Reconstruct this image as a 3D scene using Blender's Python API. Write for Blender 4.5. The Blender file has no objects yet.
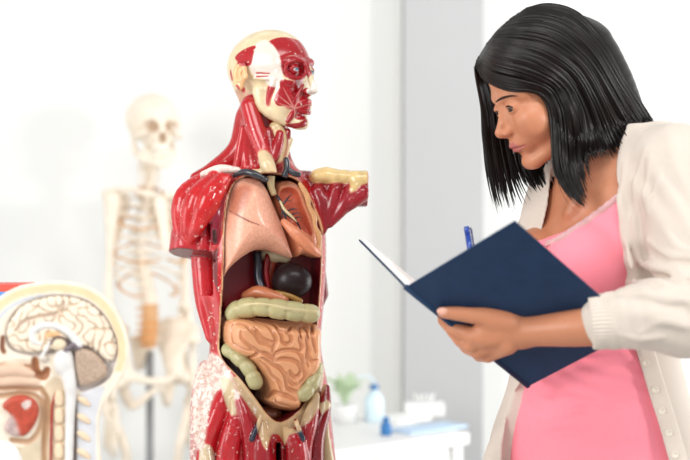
import bpy, bmesh, math, random
import numpy as np
random.seed(7); RNG = np.random.default_rng(11)
C = bpy.context.scene.collection
FPX = 690 * 70 / 36.0          # focal length in pixels of the 70 mm lens
CAMZ = 1.28
V = lambda *a: np.array(a, dtype=np.float64)
def nrm(v): v = np.asarray(v, float); return v / np.linalg.norm(v)
def P(px, py, d):              # place a measured point at its real distance d (metres)
    return V((px - 345) * d / FPX, d, CAMZ + (230 - py) * d / FPX)
def lin(c):
    return tuple((x / 12.92 if x <= .04045 else ((x + .055) / 1.055) ** 2.4) for x in c[:3])
def rgb(r, g, b, w=0.0): return (r / 255., g / 255., b / 255., w)

# ------------------------------------------------------------------ signed distance modelling
def pad(lo, hi): return (np.minimum(lo, hi), np.maximum(lo, hi))
def ell(c, r, R=None):
    c = np.asarray(c, float); r = np.asarray(r, float) * np.ones(3)
    Rm = np.eye(3) if R is None else np.asarray(R, float)      # rows are the axes
    def fn(p):
        q = (p - c) @ Rm.T
        k0 = np.sqrt(((q / r) ** 2).sum(1)); k1 = np.sqrt(((q / r ** 2) ** 2).sum(1)) + 1e-9
        return np.where(k0 < 1e-4, -r.min(), k0 * (k0 - 1) / k1)
    e = np.sqrt(((Rm * r[:, None]) ** 2).sum(0))
    return fn, (c - e, c + e)
def catmull(pts, n):
    pts = np.asarray(pts, float)
    if len(pts) < 3 or n <= 1: 
        if n <= 1: return pts
    q = np.vstack([2 * pts[0] - pts[1], pts, 2 * pts[-1] - pts[-2]]); out = []
    for i in range(1, len(q) - 2):
        a, b, c, d = q[i - 1], q[i], q[i + 1], q[i + 2]
        for t in np.linspace(0, 1, n, endpoint=False):
            out.append(.5 * (2 * b + (c - a) * t + (2 * a - 5 * b + 4 * c - d) * t * t + (3 * b - a - 3 * c + d) * t ** 3))
    out.append(q[-2]); return np.array(out)
def chain(pts, r, n=1, flat=None):
    """tapered tube through the points; flat=(normal, factor) squashes its section"""
    pts = np.asarray(pts, float); r = np.asarray(r, float) * np.ones(len(pts))
    if n > 1:
        pr = catmull(np.hstack([pts, r[:, None]]), n); pts, r = pr[:, :3], pr[:, 3]
    lo = (pts - r[:, None]).min(0); hi = (pts + r[:, None]).max(0)
    if flat is not None: nn = nrm(flat[0]); ff = 1 / flat[1] - 1
    c0 = pts.mean(0)
    def tr(p): return p if flat is None else p + np.outer((p - c0) @ nn, nn) * ff
    tp = tr(pts)
    def fn(p):
        q = tr(p); best = None
        for i in range(len(tp) - 1):
            a, b = tp[i], tp[i + 1]; ba = b - a; l2 = (ba ** 2).sum() + 1e-12
            h = np.clip(((q - a) @ ba) / l2, 0, 1)
            d = np.sqrt(((q - a - h[:, None] * ba) ** 2).sum(1)) - (r[i] + (r[i + 1] - r[i]) * h)
            best = d if best is None else np.minimum(best, d)
        return best
    return fn, (lo, hi)
def poly2(pts):
    pts = np.asarray(pts, float); m = len(pts)
    def fn(x, y):
        d = np.full(len(x), 1e9); s = np.ones(len(x))
        for i in range(m):
            ax, ay = pts[i]; bx, by = pts[i - 1]
            ex, ey = bx - ax, by - ay; wx, wy = x - ax, y - ay
            h = np.clip((wx * ex + wy * ey) / (ex * ex + ey * ey + 1e-15), 0, 1)
            d = np.minimum(d, (wx - ex * h) ** 2 + (wy - ey * h) ** 2)
            c1 = y >= ay; c2 = y < by; c3 = ex * wy > ey * wx
            s = np.where((c1 & c2 & c3) | (~c1 & ~c2 & ~c3), -s, s)
        return s * np.sqrt(d)
    return fn
class Frame:
    def __init__(s, o, n, up=(0, 0, 1)):
        s.o = np.asarray(o, float); s.n = nrm(n); s.u = nrm(np.cross(np.asarray(up, float), s.n)); s.w = np.cross(s.n, s.u)
    def to(s, p):
        q = p - s.o; return q @ s.u, q @ s.w, q @ s.n
    def at(s, x, y, z=0): return s.o + s.u * x + s.w * y + s.n * z
    def pix(s, px, py, v=0):                       # where the sight line of a measured point meets the plane v
        d = nrm(P(px, py, 1) - V(0, 0, CAMZ)); o = V(0, 0, CAMZ)
        t = ((s.o + s.n * v - o) @ s.n) / (d @ s.n); q = o + d * t - s.o
        return (q @ s.u, q @ s.w)
def smooth_poly(pts, n=4):
    pts = list(pts); q = np.array(pts + pts[:3], float)
    q = np.vstack([pts[-1], q]); out = []
    for i in range(1, len(pts) + 1):
        a, b, c, d = q[i - 1], q[i], q[i + 1], q[i + 2]
        for t in np.linspace(0, 1, n, endpoint=False):
            out.append(.5 * (2 * b + (c - a) * t + (2 * a - 5 * b + 4 * c - d) * t * t + (3 * b - a - 3 * c + d) * t ** 3))
    return np.array(out)
def pillow(fr, poly, v0, T, R):
    """polygon (plane coords) swollen to half thickness T, edges rounded over width R"""
    f2 = poly2(poly); poly = np.asarray(poly)
    def fn(p):
        x, y, v = fr.to(p); e = np.maximum(f2(x, y) + R, 0) / R
        return (np.sqrt(e * e + ((v - v0) / T) ** 2) - 1) * min(R, T)
    cs = np.array([fr.at(x, y, v0 + s * T) for x, y in poly for s in (-1, 1)])
    return fn, (cs.min(0), cs.max(0))
def prism(fr, poly, va, vb):
    f2 = poly2(poly)
    def fn(p):
        x, y, v = fr.to(p); return np.maximum(f2(x, y), np.maximum(va - v, v - vb))
    cs = np.array([fr.at(x, y, s) for x, y in np.asarray(poly) for s in (va, vb)])
    return fn, (cs.min(0), cs.max(0))
def loft(st, f):
    """st rows: z, cx, cy, half-width across, half-depth along f"""
    st = np.array(sorted(st, key=lambda r: r[0]), float); f = nrm(f); u = V(-f[1], f[0], 0)
    zz = np.linspace(st[0, 0], st[-1, 0], 160)
    tab = []
    for j in range(1, 5):
        y = np.interp(zz, st[:, 0], st[:, j]); 
        for _ in range(30): y[1:-1] = (y[:-2] + 2 * y[1:-1] + y[2:]) / 4
        tab.append(y)
    def fn(p):
        z = p[:, 2]; cx, cy, a, b = [np.interp(z, zz, t) for t in tab]
        dx, dy = p[:, 0] - cx, p[:, 1] - cy
        U = dx * u[0] + dy * u[1]; W = dx * f[0] + dy * f[1]
        k0 = np.sqrt((U / a) ** 2 + (W / b) ** 2); k1 = np.sqrt((U / a ** 2) ** 2 + (W / b ** 2) ** 2) + 1e-9
        d = np.where(k0 < 1e-3, -np.minimum(a, b), k0 * (k0 - 1) / k1)
        return np.maximum(d, np.maximum(st[0, 0] - z, z - st[-1, 0]))
    m = max(st[:, 3].max(), st[:, 4].max())
    return fn, (V(st[:, 1].min() - m, st[:, 2].min() - m, st[0, 0]), V(st[:, 1].max() + m, st[:, 2].max() + m, st[-1, 0]))
class Field:
    def __init__(s): s.ops = []
    def add(s, pr, col=(.8, .8, .8, 0), k=.003, op='u', kc=.0015):
        fn, bb = pr; s.ops.append((op, fn, bb, np.array(list(col) + [0] * (4 - len(col)), float), max(k, 1e-5), kc)); return s
    def _blk(s, op, fn, d, q, k):
        f = fn(q)
        if op == 'u':
            h = np.clip(.5 + .5 * (d - f) / k, 0, 1); return d + (f - d) * h - k * h * (1 - h)
        if op in 's':
            g = -f; h = np.clip(.5 - .5 * (d - g) / k, 0, 1); return d + (g - d) * h + k * h * (1 - h)
        if op == 'i':
            h = np.clip(.5 - .5 * (d - f) / k, 0, 1); return d + (f - d) * h + k * h * (1 - h)
        if op == 'd': return d + f
    def grid(s, xs, ys, zs, m):
        D = np.full((len(xs), len(ys), len(zs)), 1.0, np.float32)
        for op, fn, bb, col, k, kc in s.ops:
            if op == 'p': continue
            if bb is None: sl = [slice(0, len(a)) for a in (xs, ys, zs)]
            else: sl = [slice(max(0, np.searchsorted(a, l - k - m) - 1), np.searchsorted(a, h + k + m) + 1) for a, l, h in zip((xs, ys, zs), bb[0], bb[1])]
            B = D[sl[0], sl[1], sl[2]]
            if B.size == 0: continue
            for i0 in range(0, B.shape[0], 24):
                b = B[i0:i0 + 24]; g = np.meshgrid(xs[sl[0]][i0:i0 + 24], ys[sl[1]], zs[sl[2]], indexing='ij')
                q = np.stack([a.ravel() for a in g], 1)
                b[...] = s._blk(op, fn, b.ravel().astype(np.float64), q, k).reshape(b.shape)
        return D
    def colour(s, p):
        d = np.full(len(p), 1.0); col = np.zeros((len(p), 4))
        for op, fn, bb, c, k, kc in s.ops:
            if bb is None: idx = np.arange(len(p))
            else: idx = np.nonzero(((p > bb[0] - k - .02) & (p < bb[1] + k + .02)).all(1))[0]
            if len(idx) == 0: continue
            q = p[idx]
            if op == 'p':
                t = np.clip(.5 - fn(q) / kc, 0, 1)[:, None]; col[idx] = col[idx] * (1 - t) + c * t; continue
            dd = d[idx]
            if op != 'd' and c[0] >= 0:
                f = fn(q)
                if op == 'u': t = np.clip(.5 + .5 * (dd - f) / kc, 0, 1)
                elif op == 's': t = np.clip(.5 - .5 * (dd + f) / kc, 0, 1)
                else: t = np.clip(.5 - .5 * (dd - f) / kc, 0, 1)
                col[idx] = col[idx] * (1 - t[:, None]) + c * t[:, None]
            d[idx] = s._blk(op, fn, dd, q, k)
        return col
def surfnet(D, xs, ys, zs):
    S = D < 0; n = np.array(D.shape) - 1
    cnt = np.zeros(n, np.int8)
    for i in (0, 1):
        for j in (0, 1):
            for k in (0, 1): cnt += S[i:i + n[0], j:j + n[1], k:k + n[2]]
    act = np.argwhere((cnt > 0) & (cnt < 8)); I, J, K = act.T
    ids = np.full(n, -1, np.int32); ids[I, J, K] = np.arange(len(act))
    pos = np.zeros((len(act), 3)); w = np.zeros(len(act))
    cs = [(0, 0, 0), (1, 0, 0), (0, 1, 0), (1, 1, 0), (0, 0, 1), (1, 0, 1), (0, 1, 1), (1, 1, 1)]
    val = [D[I + a, J + b, K + c].astype(float) for a, b, c in cs]
    for e0 in range(8):
        for ax in range(3):
            if cs[e0][ax]: continue
            c1 = list(cs[e0]); c1[ax] = 1; e1 = cs.index(tuple(c1))
            a, b = val[e0], val[e1]; x = (a < 0) != (b < 0)
            t = np.where(x, a / np.where(a - b == 0, 1, a - b), 0)
            q = np.tile(np.array(cs[e0], float), (len(act), 1)); q[:, ax] = t
            pos += q * x[:, None]; w += x
    pos = pos / w[:, None] + act
    pos = np.stack([np.interp(pos[:, i], np.arange(len(a)), a) for i, a in enumerate((xs, ys, zs))], 1)
    F = []
    for ax in range(3):
        o1, o2 = (ax + 1) % 3, (ax + 2) % 3
        sl0 = [slice(None)] * 3; sl1 = [slice(None)] * 3; sl0[ax] = slice(0, -1); sl1[ax] = slice(1, None)
        a, b = S[tuple(sl0)], S[tuple(sl1)]; e = np.argwhere(a != b)
        e = e[(e[:, o1] > 0) & (e[:, o2] > 0) & (e[:, o1] < n[o1]) & (e[:, o2] < n[o2])]
        inside = a[tuple(e.T)]
        def cell(d1, d2):
            c = e.copy(); c[:, o1] -= d1; c[:, o2] -= d2; return ids[tuple(c.T)]
        q = np.stack([cell(1, 1), cell(0, 1), cell(0, 0), cell(1, 0)], 1)
        q[~inside] = q[~inside][:, ::-1]; F.append(q)
    F = np.vstack(F); F = F[(F >= 0).all(1)]
    return pos, F
def relax(p, F, it=1, lam=.5):
    a = np.concatenate([F[:, i] for i in range(4)]); b = np.concatenate([F[:, (i + 1) % 4] for i in range(4)])
    src = np.concatenate([a, b]); dst = np.concatenate([b, a]); n = np.bincount(src, minlength=len(p)) + 1e-9
    for k in range(it * 2):
        l = lam if k % 2 == 0 else -lam * 1.04
        avg = np.stack([np.bincount(src, p[dst, i], len(p)) for i in range(3)], 1) / n[:, None]
        p = p + l * (avg - p)
    return p
def axis(segs):
    out = [segs[0][0]]
    for a, b, st in segs:
        m = max(1, int(round((b - a) / st))); out += list(np.linspace(a, b, m + 1)[1:])
    return np.array(out)
def link(name, me, m=None, parent=None, loc=None):
    o = bpy.data.objects.new(name, me); C.objects.link(o)
    if m is not None: me.materials.append(m)
    if parent is not None: o.parent = parent
    elif loc is not None: o.location = loc
    return o
def base_of(parent):
    b = V(0, 0, 0); o = parent
    while o is not None: b = b + V(*o.location); o = o.parent
    return b
def mesh_arrays(name, v, faces, m, parent=None, col=None, smooth=True, loc=None):
    off = base_of(parent) if parent is not None else (V(*loc) if loc is not None else V(0, 0, 0))
    me = bpy.data.meshes.new(name); v = np.asarray(v, float) - off
    if isinstance(faces, np.ndarray):
        me.vertices.add(len(v)); me.vertices.foreach_set('co', v.astype(np.float32).ravel())
        k = faces.shape[1]; me.loops.add(faces.size); me.loops.foreach_set('vertex_index', faces.astype(np.int32).ravel())
        me.polygons.add(len(faces)); me.polygons.foreach_set('loop_start', np.arange(0, faces.size, k, dtype=np.int32))
        me.update(calc_edges=True)
    else: me.from_pydata([tuple(x) for x in v], [], [list(f) for f in faces]); me.update()
    me.polygons.foreach_set('use_smooth', [smooth] * len(me.polygons))
    if col is not None:
        at = me.color_attributes.new('Col', 'FLOAT_COLOR', 'POINT'); c = np.array(col, float)
        l = c.copy(); rgbp = np.clip(c[:, :3], 0, 1)
        l[:, :3] = np.where(rgbp <= .04045, rgbp / 12.92, ((rgbp + .055) / 1.055) ** 2.4)
        at.data.foreach_set('color', l.astype(np.float32).ravel())
    me.update()
    return link(name, me, m, parent, loc)
def build(name, fld, res, m, parent=None, axes=None, it=1, loc=None, post=None):
    if axes is None:
        lo = np.min([o[2][0] for o in fld.ops if o[0] == 'u'], 0) - 4 * res; hi = np.max([o[2][1] for o in fld.ops if o[0] == 'u'], 0) + 4 * res
        axes = [np.arange(lo[i], hi[i] + res, res) for i in range(3)]
    mg = 3 * max(np.diff(a).min() for a in axes) + .002
    D = fld.grid(*axes, mg); p, F = surfnet(D, *axes)
    if it: p = relax(p, F, it)
    col = fld.colour(p)
    if post is not None: col = post(p, col)
    return mesh_arrays(name, p, F, m, parent, col, True, loc)

# ------------------------------------------------------------------ direct meshes
def sweep(v, f, pts, r, n=8, flat=1.0, nref=None, cap=True):
    """append a tube; r scalar or per point"""
    pts = np.asarray(pts, float); m = len(pts); r = np.asarray(r, float) * np.ones(m)
    tan = np.gradient(pts, axis=0); tan /= np.linalg.norm(tan, axis=1)[:, None] + 1e-12
    ref = V(0, 0, 1) if nref is None else nrm(nref)
    if nref is None and abs(tan[0] @ ref) > .9: ref = V(1, 0, 0)
    b0 = len(v); a = np.linspace(0, 2 * math.pi, n, endpoint=False)
    for i in range(m):
        x = np.cross(tan[i], ref); l = np.linalg.norm(x)
        x = x / l if l > 1e-6 else V(1, 0, 0)
        y = np.cross(x, tan[i]); ref = y if nref is None else ref
        for t in a: v.append(pts[i] + r[i] * (x * math.cos(t) + y * math.sin(t) * flat))
    for i in range(m - 1):
        for j in range(n):
            k = (j + 1) % n; f.append((b0 + i * n + j, b0 + i * n + k, b0 + (i + 1) * n + k, b0 + (i + 1) * n + j))
    if cap:
        f.append(tuple(b0 + j for j in reversed(range(n)))); f.append(tuple(b0 + (m - 1) * n + j for j in range(n)))
def tube(name, pts, r, m, parent=None, n=10, sm=4, flat=1.0, nref=None, loc=None):
    pts = np.asarray(pts, float); r = np.asarray(r, float) * np.ones(len(pts))
    if sm > 1: q = catmull(np.hstack([pts, r[:, None]]), sm); pts, r = q[:, :3], q[:, 3]
    v, f = [], []; sweep(v, f, pts, r, n, flat, nref); return mesh_arrays(name, v, f, m, parent, loc=loc)
def boxbm(bm, lo, hi, bev=0, R=None, c=None):
    lo, hi = np.asarray(lo, float), np.asarray(hi, float)
    g = bmesh.ops.create_cube(bm, size=1)['verts']; mid = (lo + hi) / 2; s = hi - lo
    for w in g:
        q = V(*w.co) * s + mid
        if R is not None: q = (q - c) @ np.asarray(R).T + c
        w.co = q
    if bev:
        es = list({e for w in g for e in w.link_edges})
        bmesh.ops.bevel(bm, geom=es, offset=bev, segments=2, affect='EDGES', profile=.5)
def bmobj(name, bm, m, parent=None, loc=None, smooth=False):
    off = base_of(parent) if parent is not None else (V(*loc) if loc is not None else V(0, 0, 0))
    for w in bm.verts: w.co = V(*w.co) - off
    bmesh.ops.recalc_face_normals(bm, faces=bm.faces[:])
    me = bpy.data.meshes.new(name); bm.to_mesh(me); bm.free()
    for p in me.polygons: p.use_smooth = smooth
    return link(name, me, m, parent, loc)
def box(name, lo, hi, m, parent=None, bev=.002, loc=None):
    bm = bmesh.new(); boxbm(bm, lo, hi, bev); return bmobj(name, bm, m, parent, loc)
def lathe(name, prof, c, m, parent=None, n=28, loc=None, up=(0, 0, 1)):
    """prof: (radius, height) pairs turned about an axis through c"""
    up = nrm(up); x = nrm(np.cross(up, V(0, 1, 0) if abs(up[1]) < .9 else V(1, 0, 0))); y = np.cross(up, x)
    v, f = [], []; c = np.asarray(c, float)
    for r, h in prof:
        for t in np.linspace(0, 2 * math.pi, n, endpoint=False): v.append(c + up * h + max(r, 1e-5) * (x * math.cos(t) + y * math.sin(t)))
    for i in range(len(prof) - 1):
        for j in range(n): k = (j + 1) % n; f.append((i * n + j, i * n + k, (i + 1) * n + k, (i + 1) * n + j))
    return mesh_arrays(name, v, f, m, parent, loc=loc)
def thing(name, label, cat, loc, group=None):
    o = bpy.data.objects.new(name, None); C.objects.link(o); o.location = loc; o.empty_display_size = .05
    return tag(o, label, cat, group)
def tag(o, label, cat, group=None):
    o['label'] = label; o['category'] = cat
    if group: o['group'] = group
    return o
def struct(o): o['kind'] = 'structure'; return o

def hit(F_, px, py, d0=1.6, d1=2.4, lift=0.0):
    """where the sight line of a measured point first meets a modelled surface"""
    ds = np.arange(d0, d1, .002); q = np.array([P(px, py, d) for d in ds]); D = np.full(len(q), 1.0)
    for op, fn, bb, c, k, kc in F_.ops:
        if op != 'p': D = F_._blk(op, fn, D, q, k)
    i = np.argmax(D < 0)
    if D[i] >= 0: return None
    d = ds[i - 1] + .002 * D[i - 1] / (D[i - 1] - D[i] + 1e-9); return P(px, py, d - lift)

# ------------------------------------------------------------------ materials
def mat(name, col=None, rough=.5, spec=.5, attr=False, wear=None, noise=0, nscale=30, bump=0, bscale=80, coat=0, metal=0, sheen=0, sss=0, stretch=None):
    m = bpy.data.materials.new(name); m.use_nodes = True; nt = m.node_tree; N = nt.nodes; L = nt.links
    b = N['Principled BSDF']; b.inputs['Roughness'].default_value = rough; b.inputs['Specular IOR Level'].default_value = spec
    b.inputs['Metallic'].default_value = metal; b.inputs['Coat Weight'].default_value = coat; b.inputs['Coat Roughness'].default_value = .12
    b.inputs['Sheen Weight'].default_value = sheen; b.inputs['Sheen Roughness'].default_value = .4
    if sss: b.inputs['Subsurface Weight'].default_value = sss; b.inputs['Subsurface Radius'].default_value = (.012, .004, .002); b.inputs['Subsurface Scale'].default_value = 1
    tc = N.new('ShaderNodeTexCoord'); mp = N.new('ShaderNodeMapping'); L.new(tc.outputs['Object'], mp.inputs[0])
    if stretch: mp.inputs['Scale'].default_value = stretch
    if attr:
        a = N.new('ShaderNodeAttribute'); a.attribute_name = 'Col'; src = a.outputs['Color']
    else:
        r = N.new('ShaderNodeRGB'); r.outputs[0].default_value = (*lin(col), 1); src = r.outputs[0]
    if noise:
        n = N.new('ShaderNodeTexNoise'); n.inputs['Scale'].default_value = nscale; n.inputs['Detail'].default_value = 5; L.new(mp.outputs[0], n.inputs[0])
        mr = N.new('ShaderNodeMapRange'); mr.inputs[1].default_value = .3; mr.inputs[2].default_value = .7; mr.inputs[3].default_value = 1 - noise; mr.inputs[4].default_value = 1 + noise
        L.new(n.outputs[0], mr.inputs[0]); mx = N.new('ShaderNodeMix'); mx.data_type = 'RGBA'; mx.blend_type = 'MULTIPLY'; mx.inputs[0].default_value = 1
        L.new(src, mx.inputs[6]); L.new(mr.outputs[0], mx.inputs[7]); src = mx.outputs[2]
    if wear is not None and attr:         # chipped paint showing the pale plaster, as much as the alpha channel says
        n = N.new('ShaderNodeTexNoise'); n.inputs['Scale'].default_value = 150; n.inputs['Detail'].default_value = 6; n.inputs['Roughness'].default_value = .65; L.new(mp.outputs[0], n.inputs[0])
        ad = N.new('ShaderNodeMath'); ad.operation = 'MULTIPLY_ADD'; L.new(a.outputs['Alpha'], ad.inputs[0]); ad.inputs[1].default_value = .40; L.new(n.outputs[0], ad.inputs[2])
        mr = N.new('ShaderNodeMapRange'); mr.inputs[1].default_value = .66; mr.inputs[2].default_value = .72; L.new(ad.outputs[0], mr.inputs[0])
        mx = N.new('ShaderNodeMix'); mx.data_type = 'RGBA'; L.new(mr.outputs[0], mx.inputs[0]); L.new(src, mx.inputs[6]); mx.inputs[7].default_value = (*lin(wear), 1); src = mx.outputs[2]
    L.new(src, b.inputs['Base Color'])
    if bump:
        n = N.new('ShaderNodeTexNoise'); n.inputs['Scale'].default_value = bscale; n.inputs['Detail'].default_value = 4; L.new(mp.outputs[0], n.inputs[0])
        bp = N.new('ShaderNodeBump'); bp.inputs['Strength'].default_value = bump; bp.inputs['Distance'].default_value = .002; L.new(n.outputs[0], bp.inputs['Height']); L.new(bp.outputs[0], b.inputs['Normal'])
    return m
# ================================================================== room, light, camera
sc = bpy.context.scene
M_wall = mat('white_wall_paint', (.882, .885, .877), .9, .2)
M_pillar = mat('grey_wall_paint', (.70, .703, .706), .7, .3, noise=.015, nscale=3)
M_floor = mat('grey_vinyl', (.72, .72, .71), .4, .4, noise=.05, nscale=6)
M_ceil = mat('ceiling_paint', (.93, .93, .93), .9, .2)
M_lam = mat('white_laminate', (.90, .90, .89), .35, .4)
M_alu = mat('brushed_steel', (.72, .73, .74), .3, .5, metal=.9)
WALLY = 4.05
struct(box('wall_back', (-3.2, WALLY, 0), (3.4, WALLY + .12, 2.9), M_wall, bev=0))
struct(box('wall_left', (-3.32, .9, 0), (-3.2, WALLY + .12, 2.9), M_wall, bev=0))
struct(box('trim_1', (.172, WALLY - .13, 0), (.405, WALLY - .002, 2.9), M_pillar, bev=.004))
struct(box('pillar_lit_edge', (.160, WALLY - .05, 0), (.171, WALLY - .002, 2.9), M_lam, bev=.002))  # white strip standing in for the lit side face of the pillar
struct(box('floor', (-3.3, -1.5, -.06), (3.4, WALLY + .12, 0), M_floor, bev=0))
struct(box('baseboard_back', (-3.2, WALLY - .016, 0), (.155, WALLY - .001, .09), M_lam, bev=.002))

w = bpy.data.worlds.new('daylight'); sc.world = w; w.use_nodes = True
w.node_tree.nodes['Background'].inputs[0].default_value = (.97, .985, 1, 1); w.node_tree.nodes['Background'].inputs[1].default_value = .56
def area(name, loc, target, size, power, col=(1, 1, 1), sy=None):
    l = bpy.data.lights.new(name, 'AREA'); l.energy = power; l.color = col; l.size = size
    if sy: l.shape = 'RECTANGLE'; l.size_y = sy
    o = bpy.data.objects.new(name, l); C.objects.link(o); o.location = loc
    d = V(*target) - V(*loc)
    from mathutils import Vector
    o.rotation_euler = Vector(d).to_track_quat('-Z', 'Y').to_euler(); return o
area('window_light_left', (-2.2, -.2, 2.1), (.0, 2.2, 1.25), 1.3, 66, (1, .985, .96), 1.6)
area('window_light_right', (2.7, .55, 1.68), (-.53, 3.75, 1.55), .34, 42, (1, .98, .95))
area('wall_fill_left', (-.9, 3.0, 2.85), (-.8, 4.0, 1.1), 1.8, 3, (1, 1, 1), .5)  # fill added overhead to whiten the back wall behind the skeleton
area('wall_fill_right', (1.0, 3.0, 2.85), (.9, 4.0, 1.1), 1.8, 7, (1, 1, 1), .5)  # second added overhead fill, for the right part of the back wall
area('low_fill_left', (-2.9, 3.0, 1.1), (.2, 3.7, .7), 1.4, 3, (1, 1, 1), 1.8)  # added fill for the dim lower wall, not an actual window
area('low_fill_mid', (-1.9, 1.9, .9), (.25, 4.0, .75), .9, 9, (1, 1, 1), 1.2)  # invented light that lifts the wall just left of the pillar
area('low_fill_right', (2.9, 3.0, 1.0), (.2, 4.0, .8), 1.6, 54, (1, 1, 1), 1.6)  # added from low right to brighten the wall, no window behind it
area('front_fill', (.5, .6, 2.85), (.2, 2.1, 1.2), 1.6, 24, (1, .98, .95), .5)  # added front fill to brighten the woman, no real fixture

cam = bpy.data.cameras.new('camera'); cam.lens = 70; cam.sensor_width = 36; cam.clip_start = .05
co = bpy.data.objects.new('camera', cam); C.objects.link(co); co.location = (0, 0, CAMZ); co.rotation_euler = (math.pi / 2, 0, 0)
cam.dof.use_dof = True; cam.dof.focus_distance = 2.1; cam.dof.aperture_fstop = 2.7
sc.camera = co
sc.view_settings.view_transform = 'Standard'; sc.view_settings.look = 'None'; sc.view_settings.gamma = 1; sc.view_settings.exposure = 0; sc.view_settings.use_curve_mapping = False

# ================================================================== laboratory bench (its top lies just under the picture)
BZ = .80
bench = thing('laboratory_bench', 'white laminate laboratory bench carrying the anatomical torso and the half head', 'table', (-.42, 2.0, 0))
box('worktop', (-1.10, 1.50, BZ - .035), (.16, 2.48, BZ), M_lam, bench, .004)
for x in (-1.06, .12):
    for y in (1.54, 2.44): box('leg', (x - .022, y - .022, 0), (x + .022, y + .022, BZ - .0355), M_alu, bench, .003)
for y in (1.55, 2.43): box('rail', (-1.036, y - .012, BZ - .10), (.096, y + .012, BZ - .04), M_alu, bench, .002)
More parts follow.
